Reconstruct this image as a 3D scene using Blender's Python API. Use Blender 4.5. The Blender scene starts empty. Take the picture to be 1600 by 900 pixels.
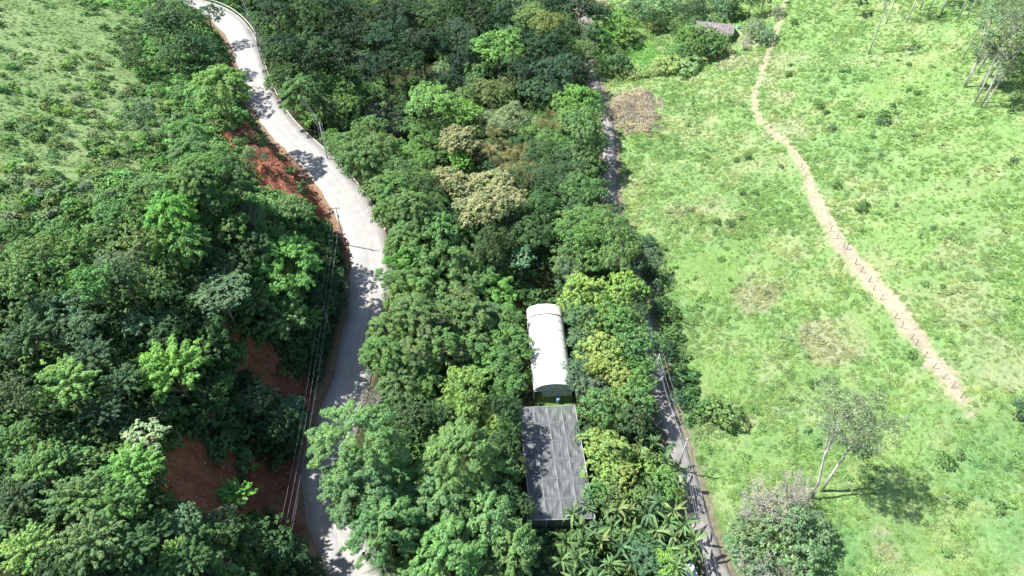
import bpy, math, random
import numpy as np
from mathutils import Vector, Matrix

scene = bpy.context.scene
COL = scene.collection
R = math.radians
rng = np.random.default_rng(7)
random.seed(7)

# ------------------------------------------------------------------ camera, sky, sun, exposure
H = 90.0                       # camera height over the lane
PITCH = R(45)
F = 1067.0                     # focal length in photo pixels (1600 wide)
cam_d = bpy.data.cameras.new('camera'); cam_d.sensor_width = 36; cam_d.lens = 36*F/1600
cam_d.clip_end = 5000; cam_d.clip_start = 0.5
cam = bpy.data.objects.new('camera', cam_d); COL.objects.link(cam)
cam.location = (0, 0, H); cam.rotation_euler = (R(90)-PITCH, 0, 0)
scene.camera = cam

SUN_EL = R(54); SUN_AZ = (-0.965, 0.26)           # horizontal direction towards the sun
w = bpy.data.worlds.new("World"); scene.world = w; w.use_nodes = True
nt = w.node_tree; bg = nt.nodes['Background']
sky = nt.nodes.new('ShaderNodeTexSky'); sky.sky_type = 'NISHITA'; sky.sun_disc = False
sky.sun_elevation = SUN_EL; sky.sun_rotation = math.atan2(SUN_AZ[0], SUN_AZ[1])
nt.links.new(sky.outputs[0], bg.inputs[0]); bg.inputs[1].default_value = 0.09
sun_d = bpy.data.lights.new('sun', 'SUN'); sun_d.energy = 4.6; sun_d.angle = R(0.5); sun_d.color = (1, .985, .94)
sun = bpy.data.objects.new('sun', sun_d); COL.objects.link(sun)
sd = Vector((SUN_AZ[0]*math.cos(SUN_EL), SUN_AZ[1]*math.cos(SUN_EL), math.sin(SUN_EL))).normalized()
sun.rotation_euler = sd.to_track_quat('Z', 'Y').to_euler(); sun.location = (-100, 30, 200)
scene.view_settings.view_transform = 'Standard'; scene.view_settings.look = 'None'
scene.view_settings.gamma = 1; scene.view_settings.use_curve_mapping = False
scene.view_settings.exposure = 1.38
scene.cycles.max_bounces = 6; scene.cycles.diffuse_bounces = 3; scene.cycles.transmission_bounces = 4
scene.cycles.transparent_max_bounces = 8; scene.cycles.glossy_bounces = 2

# ------------------------------------------------------------------ helpers
SP, CP = math.sin(PITCH), math.cos(PITCH)
def ray(u, v):
    X = (u-800)/F; Y = -(v-450)/F
    return np.array([X, CP+SP*Y, -SP+CP*Y])
def plane(u, v, z):
    d = ray(u, v); t = (z-H)/d[2]
    return d[0]*t, d[1]*t
def depth_at(x, y, z):                                     # distance along the view axis
    return y*CP+(H-z)*SP
def topix(x, y, z):
    dz = z-H; dep = y*CP-dz*SP; up = y*SP+dz*CP
    return 800+F*x/dep, 450-F*up/dep
def sstep(t): t = np.clip(t, 0, 1); return t*t*(3-2*t)

def hashn(ix, iy, s):
    n = (ix*374761393+iy*668265263+s*1442695041) & 0xffffffff
    n = ((n ^ (n >> 13))*1274126177) & 0xffffffff
    return ((n ^ (n >> 16)) & 0xffff)/65535.0
def vnoise(x, y, s=0):
    x = np.asarray(x, float); y = np.asarray(y, float)
    ix = np.floor(x).astype(np.int64); iy = np.floor(y).astype(np.int64)
    fx = x-ix; fy = y-iy; fx = fx*fx*(3-2*fx); fy = fy*fy*(3-2*fy)
    a = hashn(ix, iy, s); b = hashn(ix+1, iy, s); c = hashn(ix, iy+1, s); d = hashn(ix+1, iy+1, s)
    return (a*(1-fx)+b*fx)*(1-fy)+(c*(1-fx)+d*fx)*fy
def fbm(x, y, s=0, o=4):
    r = 0; a = .5
    for k in range(o):
        r = r+a*vnoise(x, y, s+k*17); x = x*2.03+5.1; y = y*2.03+1.7; a *= .5
    return r                                                # about 0..0.94, mean .47

# ------------------------------------------------------------------ road, lane, trail as ground lines
ROAD_PX = [(690,1090,4),(600,960,4),(560,900,4),(540,867,4),(527,833,4),(513,800,4),(501,767,4.1),(499,733,4.2),(522,667,4.4),(541,633,4.6),(550,600,4.8),
 (556,566,5),(564,533,5),(571,500,5.1),(580,466,5.3),(583,433,5.5),(581,400,5.8),(572,366,6),(558,333,6.3),(526,287,6.8),(486,241,7.4),
 (449,211,7.8),(424,180,8.2),(408,150,8.6),(397,120,9),(387,90,9.4),(378,60,9.8),(364,40,10.2),(345,22,10.6),(312,8,11),(262,2,11.5),(200,1,12),(140,2,12.4),(60,3,13),(-60,5,13)]
LANE_PX = [(1260,1100,0),(1165,960,0),(1119,900,0),(1105,867,0),(1091,800,0),(1071,733,0),(1060,700,0),(1046,667,0),(1036,633,0),(1030,590,0),(1018,540,0),(1008,505,0),
 (998,460,0),(984,410,0),(966,360,0),(951,310,0),(953,260,0),(953,220,0),(948,180,0),(928,130,0),(922,105,0),(918,70,0),(912,20,0),(905,-30,0)]
TRAIL_PX = [(1232,-10),(1222,22),(1210,58),(1196,100),(1182,135),(1176,165),(1184,190),(1208,207),(1232,222),(1252,250),(1266,290),(1280,325),(1300,360),(1325,398),(1358,436),(1392,470),(1425,512),(1458,560),(1490,605),(1518,648)]
def line_world(px): return np.array([(*plane(u, v, z), z) for u, v, z in px])
def resample(P, step):
    P = np.array(P, float); seg = np.linalg.norm(np.diff(P[:, :2], axis=0), axis=1); s = np.r_[0, np.cumsum(seg)]
    # smooth (Catmull-like by dense interpolation + averaging)
    n = max(8, int(s[-1]/step)); t = np.linspace(0, s[-1], n)
    Q = np.stack([np.interp(t, s, P[:, k]) for k in range(P.shape[1])], 1)
    k = max(1, int(5/step))
    for _ in range(2):
        pad = np.r_[np.repeat(Q[:1], k, 0), Q, np.repeat(Q[-1:], k, 0)]
        c = np.cumsum(np.r_[np.zeros((1, Q.shape[1])), pad], axis=0)
        q2 = (c[2*k+1:]-c[:-2*k-1])/(2*k+1); q2[0] = Q[0]; q2[-1] = Q[-1]; Q = q2
    return Q
ROADW = resample(line_world(ROAD_PX), 1.0)
LANEW = resample(line_world(LANE_PX), 1.0)
ry = ROADW[:, 1]; cut_i = int(np.argmax(ry > 205)) if (ry > 205).any() else len(ry)
RY, RX, RZ = ROADW[:cut_i, 1], ROADW[:cut_i, 0], ROADW[:cut_i, 2]
o_ = np.argsort(RY); RY, RX, RZ = RY[o_], RX[o_], RZ[o_]
LY, LX = LANEW[:, 1], LANEW[:, 0]; o_ = np.argsort(LY); LY, LX = LY[o_], LX[o_]

def dist_line(x, y, L):
    x = np.asarray(x, float).ravel(); y = np.asarray(y, float).ravel()
    best = np.full(x.shape, 1e9); z = np.zeros(x.shape)
    Ls = L[::2]
    for a in range(0, len(x), 20000):
        dx = x[a:a+20000, None]-Ls[None, :, 0]; dy = y[a:a+20000, None]-Ls[None, :, 1]
        d = dx*dx+dy*dy; i = d.argmin(1); best[a:a+20000] = np.sqrt(d[np.arange(len(i)), i]); z[a:a+20000] = Ls[i, 2]
    return best, z

def base_h(x, y):
    x = np.asarray(x, float); y = np.asarray(y, float)
    xr = np.interp(y, RY, RX); zr = np.interp(y, RY, RZ); xl = np.interp(y, LY, LX)
    d = x-xr
    # left: cut bank and hillside
    q = np.maximum(-d-4.3, 0)
    far = sstep((y-150)/60)
    cut = (8.5-4.5*far+12.0*sstep((96-y)/16))*sstep(q/(8.5+6.0*sstep((96-y)/16)))*(0.75+0.5*fbm(y/14, x/40, 3, 2))
    hill = np.minimum(np.maximum(q-8, 0), 70)*(0.31-0.20*far)+np.maximum(q-76, 0)*(0.10*(1-far))
    left = zr+cut+hill
    # middle: valley
    wid = np.maximum(xl-xr-8, 8); t = np.clip((d-4.6)/wid, 0, 1)
    deep = -1.2-9.5*sstep((y-105)/40)+8*sstep((y-195)/40)
    zv = deep
    mid = np.where(t < .45, zr+(zv-zr)*sstep(t/.45), zv+(0-zv)*sstep((t-.72)/.28))
    # right: lane then pasture slope
    e = np.maximum(x-xl-3, 0)
    right = 0.05*e+0.24*(np.sqrt((e-28)**2+120)+(e-28)-2.9)/2
    right = np.where(e > 130, right-(e-130)*0.1, right)
    z = np.where(d < 0, left, np.where(x < xl, mid, right))
    return z

def pts_world(px, z=None):
    out = []
    for u, v in px:
        p = at(u, v, 0); out.append((p[0], p[1]))
    return np.array(out)
def inpoly(x, y, poly):
    x = np.asarray(x); y = np.asarray(y); inside = np.zeros(x.shape, bool); n = len(poly)
    for i in range(n):
        x1, y1 = poly[i]; x2, y2 = poly[(i+1) % n]
        c = ((y1 > y) != (y2 > y)) & (x < (x2-x1)*(y-y1)/(y2-y1+1e-12)+x1)
        inside ^= c
    return inside
def polydist(x, y, poly):                                  # signed: negative inside
    x = np.asarray(x, float); y = np.asarray(y, float); best = np.full(x.shape, 1e9); n = len(poly)
    for i in range(n):
        a = poly[i]; b = poly[(i+1) % n]; ab = b-a; L = ab@ab+1e-9
        t = np.clip(((x-a[0])*ab[0]+(y-a[1])*ab[1])/L, 0, 1)
        best = np.minimum(best, np.hypot(x-a[0]-t*ab[0], y-a[1]-t*ab[1]))
    return np.where(inpoly(x, y, poly), -best, best)

RED_POLYS, HFIX = [], []
def ground(x, y):
    sh = np.shape(x); x = np.asarray(x, float).ravel(); y = np.asarray(y, float).ravel()
    z = base_h(x, y)
    z = z+(fbm(x/2.8, y/1.9, 29, 3)-.47)*.55*sstep((x-np.interp(y, LY, LX)-3)/6)
    z = z+(fbm(x/22, y/22, 11, 3)-.47)*2.2+(fbm(x/5, y/5, 23, 3)-.47)*0.7
    for pl in RED_POLYS:
        sdst = polydist(x, y, pl); m = sstep((2.0-sdst)/4.0)
        rid = np.abs(fbm((x*0.8+y*0.5)/3.2, (y*0.8-x*0.3)/7.0, 41, 4)-.47)*4
        z = z+m*(-1.2+1.7*rid+(fbm(x/1.6, y/1.6, 57, 3)-.47)*1.5)
    dr, zr = dist_line(x, y, ROADW); k = sstep((dr-4.0)/4.5); z = z*k+(zr-.16)*(1-k)
    dl, zl = dist_line(x, y, LANEW); k = sstep((dl-2.3)/3.0); z = z*k+(zl-.14)*(1-k)
    for (cx, cy, rx, ryy, hz) in HFIX:
        dd = np.maximum(np.abs(x-cx)/rx, np.abs(y-cy)/ryy); k = sstep((dd-1)/.5); z = z*k+(hz+(fbm(x/3, y/3, 5, 2)-.4)*.25)*(1-k)
    return z.reshape(sh)
def at(u, v, h=0.0):
    """point where the view ray of photo pixel (u, v) meets the ground raised by h"""
    d = ray(u, v); t = np.linspace(30, 420, 400)
    P = d[None, :]*t[:, None]; zz = H+P[:, 2]; g = ground(P[:, 0], P[:, 1])+h
    i = int(np.argmax(zz < g)) or 399
    a, b = t[i-1], t[i]; tt = np.linspace(a, b, 30); P = d[None, :]*tt[:, None]
    j = int(np.argmax(H+P[:, 2] < ground(P[:, 0], P[:, 1])+h))
    x, y = P[j, 0], P[j, 1]
    return float(x), float(y), float(ground(np.array([x]), np.array([y]))[0])
def gz(x, y): return float(ground(np.array([x]), np.array([y]))[0])

HFIX += [(5.8, 72.5, 6.0, 12.5, -1.0), (5.0, 55.0, 8.0, 9.0, -1.0)]
RED_PX = [[(335,186),(372,190),(420,220),(462,240),(500,285),(527,330),(556,375),(562,412),(545,410),(515,365),(488,335),(452,318),(415,300),(378,262),(345,222)],
          [(355,515),(410,530),(460,580),(500,640),(470,650),(430,625),(385,585)],
          [(232,700),(290,682),(370,715),(450,720),(492,770),(500,830),(470,840),(425,800),(340,815),(240,790)]]
RP = [pts_world(p) for p in RED_PX]
RED_POLYS += RP

# ------------------------------------------------------------------ materials
def new_mat(name):
    m = bpy.data.materials.new(name); m.use_nodes = True; n = m.node_tree; p = n.nodes['Principled BSDF']
    return m, n, p
def N(n, t, **kw):
    x = n.nodes.new(t)
    for k, v in kw.items():
        if k.startswith('i_'): x.inputs[k[2:].replace('_', ' ')].default_value = v
        else: setattr(x, k, v)
    return x
def ramp(n, stops):
    r = n.nodes.new('ShaderNodeValToRGB'); e = r.color_ramp.elements
    while len(e) < len(stops): e.new(.5)
    for k, (pos, c) in enumerate(stops): e[k].position = pos; e[k].color = (*c, 1)
    return r
def noise(n, scale, detail=4, rough=.6, vec=None):
    x = N(n, 'ShaderNodeTexNoise'); x.inputs['Scale'].default_value = scale; x.inputs['Detail'].default_value = detail; x.inputs['Roughness'].default_value = rough
    if vec is not None: n.links.new(vec, x.inputs['Vector'])
    return x
def geo_pos(n): return N(n, 'ShaderNodeNewGeometry').outputs['Position']
def mixc(n, a, b, fac, mode='MIX'):
    x = N(n, 'ShaderNodeMix', data_type='RGBA', blend_type=mode)
    for s, v in ((6, a), (7, b), (0, fac)):
        if hasattr(v, 'is_linked') or hasattr(v, 'links'): n.links.new(v, x.inputs[s])
        elif isinstance(v, tuple): x.inputs[s].default_value = (*v[:3], 1)
        else: x.inputs[s].default_value = v
    return x.outputs[2]
def bump(n, h, strength, dist, p):
    b = N(n, 'ShaderNodeBump'); b.inputs['Strength'].default_value = strength; b.inputs['Distance'].default_value = dist
    n.links.new(h, b.inputs['Height']); n.links.new(b.outputs[0], p.inputs['Normal'])

def leaf_material(name, col, tips=None, tipfac=.25, attr=None, trans=.22, rough=.6, spec=.22, var=(.62, 1.42)):
    """leaves: tint per tree (object colour), per leaf variation, light coming through"""
    m, n, p = new_mat(name)
    g = N(n, 'ShaderNodeNewGeometry'); oi = N(n, 'ShaderNodeObjectInfo')
    r = N(n, 'ShaderNodeMapRange'); r.inputs['To Min'].default_value, r.inputs['To Max'].default_value = var
    n.links.new(g.outputs['Random Per Island'], r.inputs[0])
    if attr:
        a = N(n, 'ShaderNodeAttribute', attribute_name=attr, attribute_type='INSTANCER'); basecol = mixc(n, col, a.outputs['Color'], 1.0, 'MULTIPLY')
    else:
        basecol = mixc(n, col, oi.outputs['Color'], 1.0, 'MULTIPLY')
    c = basecol
    if tips:
        wn = N(n, 'ShaderNodeTexWhiteNoise', noise_dimensions='1D'); n.links.new(g.outputs['Random Per Island'], wn.inputs['W'])
        gt = N(n, 'ShaderNodeMath', operation='LESS_THAN'); gt.inputs[1].default_value = tipfac; n.links.new(wn.outputs['Value'], gt.inputs[0])
        c = mixc(n, c, tips, gt.outputs[0])
    # slow drift of hue inside a crown (young and old foliage)
    no = noise(n, .45, 3, .6, geo_pos(n)); rr = ramp(n, [(.35, (.86, .94, 1.0)), (.65, (1.14, 1.08, .92))]); n.links.new(no.outputs[0], rr.inputs[0])
    c = mixc(n, c, rr.outputs[0], 1.0, 'MULTIPLY')
    sc = N(n, 'ShaderNodeVectorMath', operation='SCALE'); n.links.new(c, sc.inputs[0]); n.links.new(r.outputs[0], sc.inputs['Scale'])
    n.links.new(sc.outputs[0], p.inputs['Base Color']); p.inputs['Roughness'].default_value = rough
    p.inputs['Specular IOR Level'].default_value = spec
    tr = N(n, 'ShaderNodeBsdfTranslucent'); sc2 = N(n, 'ShaderNodeVectorMath', operation='MULTIPLY'); n.links.new(sc.outputs[0], sc2.inputs[0]); sc2.inputs[1].default_value = (1.3, 1.55, .7)
    n.links.new(sc2.outputs[0], tr.inputs[0])
    mx = N(n, 'ShaderNodeMixShader'); mx.inputs[0].default_value = trans
    n.links.new(p.outputs[0], mx.inputs[1]); n.links.new(tr.outputs[0], mx.inputs[2])
    n.links.new(mx.outputs[0], n.nodes['Material Output'].inputs[0])
    return m
def plain(name, c, rough=.8, var=.25, scale=3.0, bmp=0.0, metal=0.0):
    m, n, p = new_mat(name); no = noise(n, scale, 5, .6, geo_pos(n))
    rr = ramp(n, [(.3, tuple(k*(1-var) for k in c)), (.7, tuple(min(1, k*(1+var)) for k in c))]); n.links.new(no.outputs[0], rr.inputs[0])
    n.links.new(rr.outputs[0], p.inputs['Base Color']); p.inputs['Roughness'].default_value = rough; p.inputs['Metallic'].default_value = metal
    if bmp: bump(n, no.outputs[0], bmp, .05, p)
    return m
M_LEAF = leaf_material('leaf_broad', (1, 1, 1))
M_LEAF_ORANGE = leaf_material('leaf_flowering', (1, 1, 1), tips=(.34, .27, .08), tipfac=.07)
M_BLOSSOM = leaf_material('blossom', (1, 1, 1), trans=.12, rough=.8, spec=.1)
M_BARK = plain('bark', (.16, .13, .10), .9, .4, 2.5)
M_BARK_PALE = plain('bark_pale', (.42, .39, .35), .8, .35, 1.5)
M_CULM = plain('bamboo_culm', (.20, .24, .09), .5, .3, 2)
M_TWIG = plain('dead_twig', (.36, .33, .30), .9, .3, 3)
M_CONC = plain('pole_concrete', (.33, .34, .35), .8, .15, 3)
M_WIRE = plain('wire_metal', (.35, .36, .38), .5, .1, 1)
M_WOOD = plain('old_wood', (.14, .11, .09), .9, .3, 4)
M_METAL = plain('galvanised', (.5, .51, .52), .45, .15, 3, metal=.3)

# ------------------------------------------------------------------ mesh helpers
def mesh_np(name, verts, faces_flat, nper, mat, smooth=False, link=None, parent=None):
    me = bpy.data.meshes.new(name); V = np.asarray(verts, np.float32); nf = len(faces_flat)//nper
    me.vertices.add(len(V)); me.vertices.foreach_set('co', V.ravel())
    me.loops.add(nf*nper); me.loops.foreach_set('vertex_index', np.asarray(faces_flat, np.int32).ravel())
    me.polygons.add(nf); me.polygons.foreach_set('loop_start', np.arange(0, nf*nper, nper, dtype=np.int32))
    if smooth: me.polygons.foreach_set('use_smooth', np.ones(nf, bool))
    me.materials.append(mat); me.update(calc_edges=True)
    return me
def obj(name, me, parent=None, loc=None, link=True):
    o = bpy.data.objects.new(name, me)
    if parent is not None: o.parent = parent
    if loc is not None: o.location = loc
    if link: COL.objects.link(o)
    return o
def tag(o, label=None, cat=None, group=None, kind=None):
    if label: o['label'] = label
    if cat: o['category'] = cat
    if group: o['group'] = group
    if kind: o['kind'] = kind
    return o
class MB:
    """collects mixed faces for one mesh"""
    def __init__(s): s.v = []; s.f = []
    def add(s, v, f):
        k = len(s.v); s.v += [tuple(map(float, p)) for p in v]; s.f += [tuple(i+k for i in q) for q in f]
    def box(s, c, size, rz=0, rot=None):
        hx, hy, hz = size[0]/2, size[1]/2, size[2]/2
        v = [Vector((x, y, z)) for z in (-hz, hz) for y in (-hy, hy) for x in (-hx, hx)]
        M = rot if rot is not None else Matrix.Rotation(rz, 3, 'Z')
        s.add([M@p+Vector(c) for p in v], [(0, 2, 3, 1), (4, 5, 7, 6), (0, 1, 5, 4), (2, 6, 7, 3), (0, 4, 6, 2), (1, 3, 7, 5)])
    def tube(s, pts, rad, n=6, cap=True):
        pts = [Vector(p) for p in pts]; rad = [rad]*len(pts) if not hasattr(rad, '__len__') else rad
        k0 = len(s.v); up = Vector((0, 0, 1)); prev = None
        for i, p in enumerate(pts):
            t = (pts[min(i+1, len(pts)-1)]-pts[max(i-1, 0)]).normalized()
            if prev is None: a = t.cross(up if abs(t.z) < .9 else Vector((1, 0, 0))).normalized()
            else: a = (prev-t*prev.dot(t)).normalized()
            prev = a; b = t.cross(a)
            for j in range(n):
                q = 2*math.pi*j/n; s.v.append(tuple(p+(a*math.cos(q)+b*math.sin(q))*rad[i]))
        for i in range(len(pts)-1):
            for j in range(n): s.f.append((k0+i*n+j, k0+i*n+(j+1) % n, k0+(i+1)*n+(j+1) % n, k0+(i+1)*n+j))
        if cap: s.f.append(tuple(k0+j for j in range(n))[::-1]); s.f.append(tuple(k0+(len(pts)-1)*n+j for j in range(n)))
    def mesh(s, name, mat, smooth=False):
        me = bpy.data.meshes.new(name); me.from_pydata(s.v, [], s.f); me.materials.append(mat)
        if smooth:
            for p in me.polygons: p.use_smooth = True
        me.update(); return me

# ------------------------------------------------------------------ terrain
def axis(parts, grow_lo, grow_hi):
    a = []
    for lo, hi, st in parts: a += list(np.arange(lo, hi, st))
    a.append(parts[-1][1]); a = np.array(a)
    ext = lambda n, s0: np.cumsum(s0*1.45**np.arange(n))
    return np.r_[a[0]-ext(15, 3)[::-1], a, a[-1]+ext(15, 3)]
XA = axis([(-190, -95, 1.3), (-95, -8, .55), (-8, 70, .9), (70, 235, 1.2)], 1, 1)
YA = axis([(15, 120, .6), (120, 210, .75), (210, 300, 1.4)], 1, 1)
GX, GY = np.meshgrid(XA, YA); GZ = ground(GX, GY)
ii = np.arange(len(XA)-1)[None, :]+np.arange(len(YA)-1)[:, None]*len(XA)
ground_exact = ground
def ground(x, y):
    x = np.asarray(x, float); y = np.asarray(y, float)
    i = np.clip(np.searchsorted(XA, x)-1, 0, len(XA)-2); j = np.clip(np.searchsorted(YA, y)-1, 0, len(YA)-2)
    fx = np.clip((x-XA[i])/(XA[i+1]-XA[i]), 0, 1); fy = np.clip((y-YA[j])/(YA[j+1]-YA[j]), 0, 1)
    return (GZ[j, i]*(1-fx)+GZ[j, i+1]*fx)*(1-fy)+(GZ[j+1, i]*(1-fx)+GZ[j+1, i+1]*fx)*fy
F4 = np.stack([ii, ii+1, ii+1+len(XA), ii+len(XA)], -1).reshape(-1)

# ground cover kinds: 0 forest floor, 1 pasture right, 2 pasture left, 3 bare red earth, 4 dirt trail
TRAILW = np.array([at(u, v, 0) for u, v in TRAIL_PX]); TRAILR = resample(TRAILW, 1.0)
def trail_w(y): return np.interp(y, [TRAILR[-1, 1]-1, TRAILR[-1, 1]+5, 80, 100, 130, 160, 250], [.7, 1.7, 1.9, 1.7, 1.2, .95, 1.1])
FIELD_L = pts_world([(-60,-30),(60,-10),(150,12),(245,30),(190,70),(185,110),(230,150),(240,200),(200,260),(140,300),(60,315),(-60,325)])
FIELD_L2 = pts_world([(-60,-30),(60,-10),(270,8),(240,60),(310,160),(345,230),(320,300),(220,345),(100,365),(-60,385)])
def patches(x, y, specs):
    out = np.zeros(np.shape(x))
    for cx, cy, r, st in specs:
        dd = np.hypot(x-cx, y-cy)+(fbm(x/3, y/3, 91, 3)-.47)*r*1.3
        out = np.maximum(out, st*sstep((r*1.25-dd)/(r*.5)))
    return out
def pxpatch(l): return [(*at(u, v, 0)[:2], r/F*depth_at(*at(u, v, 0)), s) for u, v, r, s in l]
P_DRY = pxpatch([(990,165,34,.3),(1185,460,38,.7),(1310,535,50,.75),(1180,400,12,.3),(1215,95,35,.35),(1180,60,28,.4),(1560,560,55,.35),(1520,480,40,.3),(1100,650,40,.2),(1340,440,12,.0),(1290,300,10,.2),(1060,545,16,.35),(1385,860,14,.6),(1378,830,10,.6),(1165,655,20,.2),(1110,320,24,.3),(1060,330,18,.35),(1230,200,30,.55),(1225,150,22,.4),(1500,400,30,.2),(1150,95,24,.6)])
P_LIME = pxpatch([(1110,425,50,.95),(1060,435,38,.9),(1180,390,45,.5),(1080,590,45,.8),(1130,575,35,.7),(1375,215,10,.8),(1385,140,26,.9),(1395,148,18,.9),(1345,520,30,.7),(1270,470,40,.4),(1440,720,60,.5),(1420,370,50,.5),(1480,830,50,.3),(1430,120,60,.5),(1290,600,40,.4),(1520,870,60,.4)])
P_BLUE = pxpatch([(1530,730,60,.9),(1580,840,45,.8),(1300,860,45,.8),(1240,640,25,.6),(1460,660,40,.4),(1040,480,40,.6),(1270,690,35,.5),(1060,60,40,.1),(1310,240,50,.4),(1500,560,40,.3),(1420,560,35,.3),(1560,400,60,.3),(1300,120,60,.35),(1560,690,50,.6)])
RIGHT_DRY_Y = None
def colour_field(x, y):
    """albedo of grassland, varied by patches"""
    n1 = fbm(x/9, y/9, 201, 4)[..., None]; n2 = fbm(x/2.6, y/2.6, 233, 3)[..., None]; n3 = fbm(x/30, y/30, 250, 3)[..., None]
    n1 = .6*n1+.4*fbm((x*.8+y*.6)/7, (y*.8-x*.6)/1.6, 261, 4)[..., None]
    c = np.array([.142, .262, .084])*(1-n1)+np.array([.240, .324, .128])*n1
    c = c*(.74+.55*n2)
    c = c+(np.array([.33, .31, .19])-c)*np.clip((n2*n1-.21)*3.4, 0, .4)      # straw
    c = c+(np.array([.16, .27, .085])-c)*np.clip((n3-.45)*1.4, 0, .5)
    d = patches(x, y, P_DRY)[..., None]; c = c+(np.array([.33, .285, .21])-c)*d*.75
    l = patches(x, y, P_LIME)[..., None]; c = c+(np.array([.165, .275, .070])-c)*l*.6
    b = patches(x, y, P_BLUE)[..., None]; c = c+(np.array([.110, .238, .090])-c)*b*.5
    return c
zx = GX.ravel(); zy = GY.ravel(); zz_ = GZ.ravel()
xlv = np.interp(zy, LY, LX); xrv = np.interp(zy, RY, RX)
is_right = sstep((zx-xlv-1.8)/1.5)[:, None]
cf = colour_field(zx, zy)
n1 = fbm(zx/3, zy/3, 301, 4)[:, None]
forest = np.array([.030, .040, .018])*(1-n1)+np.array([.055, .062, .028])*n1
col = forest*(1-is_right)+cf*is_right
sl = polydist(zx, zy, FIELD_L)+(fbm(zx/6, zy/6, 320, 3)-.47)*14; kl = sstep((4-sl)/8)[:, None]
sl2 = polydist(zx, zy, FIELD_L2)+(fbm(zx/6, zy/6, 320, 3)-.47)*14; kl2 = sstep((4-sl2)/8)[:, None]*.7
n2 = fbm(zx/2.2, zy/2.2, 340, 3)[:, None]
lf = np.array([.190, .285, .110])*(.7+.6*n2); lf = lf+(np.array([.26, .33, .15])-lf)*np.clip((fbm(zx/12, zy/12, 350, 3)[:, None]-.4)*2, 0, .7)
col = col*(1-kl2)+lf*.8*kl2; col = col*(1-kl)+lf*kl
redm = np.zeros(len(zx))
for pl in RED_POLYS: redm = np.maximum(redm, sstep((.9-polydist(zx, zy, pl)-(fbm(zx/1.5, zy/1.5, 61, 3)-.47)*3)/1.2))
nr = fbm(zx/1.1, zy/1.1, 360, 4)[:, None]
redc = np.array([.100, .034, .022])*(1-nr)+np.array([.37, .155, .090])*nr
col = col*(1-redm[:, None])+redc*redm[:, None]
dt, _ = dist_line(zx, zy, TRAILR)
wt = trail_w(zy)*(.55+.95*fbm(zx/2.0, zy/2.0, 370, 3)); inside_tr = sstep((wt-dt)/.7+.3)[:, None]*(zx > xlv)[:, None]*(zy > TRAILR[-1, 1]-1)[:, None]
trc = np.array([.37, .315, .225])*(.8+.4*fbm(zx/1.3, zy/1.3, 380, 3)[:, None])
col = col*(1-inside_tr)+trc*inside_tr
# road and lane verges: dusty
dr, _ = dist_line(zx, zy, ROADW); vr = (sstep((np.where(zx > xrv, 4.0, 5.4)+2.2*(fbm(zx/3, zy/3, 390, 3)-.47)-dr)/1.2)*.75)[:, None]*(zx < xrv+200)[:, None]
col = col*(1-vr)+np.array([.27, .20, .135])*vr
dl, _ = dist_line(zx, zy, LANEW); vl = (sstep((2.9+1.2*(fbm(zx/2, zy/2, 395, 3)-.47)-dl)/.8)*.7)[:, None]
col = col*(1-vl)+np.array([.26, .22, .16])*vl
for (u, v, r_, cc, st) in [(806,478,24,(.17,.09,.055),.9),(870,630,28,(.12,.20,.045),.9),(832,590,20,(.10,.19,.04),.9),(925,10,34,(.33,.27,.19),.95),(1010,85,35,(.12,.26,.06),.9),(1135,38,30,(.15,.28,.08),.8),(1120,78,26,(.33,.27,.19),.6),(440,790,22,(.25,.13,.08),.8),(480,855,20,(.40,.28,.18),.8),(1045,835,14,(.20,.13,.09),.8),(1010,770,22,(.07,.04,.03),.8)]:
    p = at(u, v, 0); rr_ = r_/F*depth_at(*p); dd = np.hypot(zx-p[0], zy-p[1])+(fbm(zx/2, zy/2, 397, 3)-.47)*rr_
    k = (st*sstep((rr_-dd)/(rr_*.35)+.2))[:, None]; col = col*(1-k)+np.array(cc)*k
GRASSY = np.clip(is_right[:, 0]*(1-inside_tr[:, 0])*(1-vl[:, 0]*1.3), 0, 1)

m, n, p = new_mat('ground_cover'); va = N(n, 'ShaderNodeAttribute', attribute_name='cover')
pos = geo_pos(n); a1 = noise(n, 1.4, 6, .7, pos); a2 = noise(n, 9, 4, .65, pos)
r1 = ramp(n, [(.3, (.72, .72, .72)), (.7, (1.3, 1.3, 1.3))]); n.links.new(a1.outputs[0], r1.inputs[0])
r2 = ramp(n, [(.3, (.78, .78, .78)), (.7, (1.22, 1.22, 1.22))]); n.links.new(a2.outputs[0], r2.inputs[0])
c = mixc(n, va.outputs['Color'], r1.outputs[0], 1.0, 'MULTIPLY'); c = mixc(n, c, r2.outputs[0], 1.0, 'MULTIPLY')
n.links.new(c, p.inputs['Base Color']); p.inputs['Roughness'].default_value = .95; p.inputs['Specular IOR Level'].default_value = .1
ad = N(n, 'ShaderNodeMath', operation='ADD'); n.links.new(a1.outputs[0], ad.inputs[0]); n.links.new(a2.outputs[0], ad.inputs[1])
bump(n, ad.outputs[0], .8, .35, p)
M_GROUND = m
me = mesh_np('ground', np.stack([zx, zy, zz_], 1), F4, 4, M_GROUND, smooth=True)
ca = me.color_attributes.new('cover', 'FLOAT_COLOR', 'POINT'); ca.data.foreach_set('color', np.c_[col, np.ones(len(col))].astype(np.float32).ravel())
g = obj('ground', me); tag(g, 'rolling valley ground of pasture, forest floor and bare red earth', kind='structure')

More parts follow.
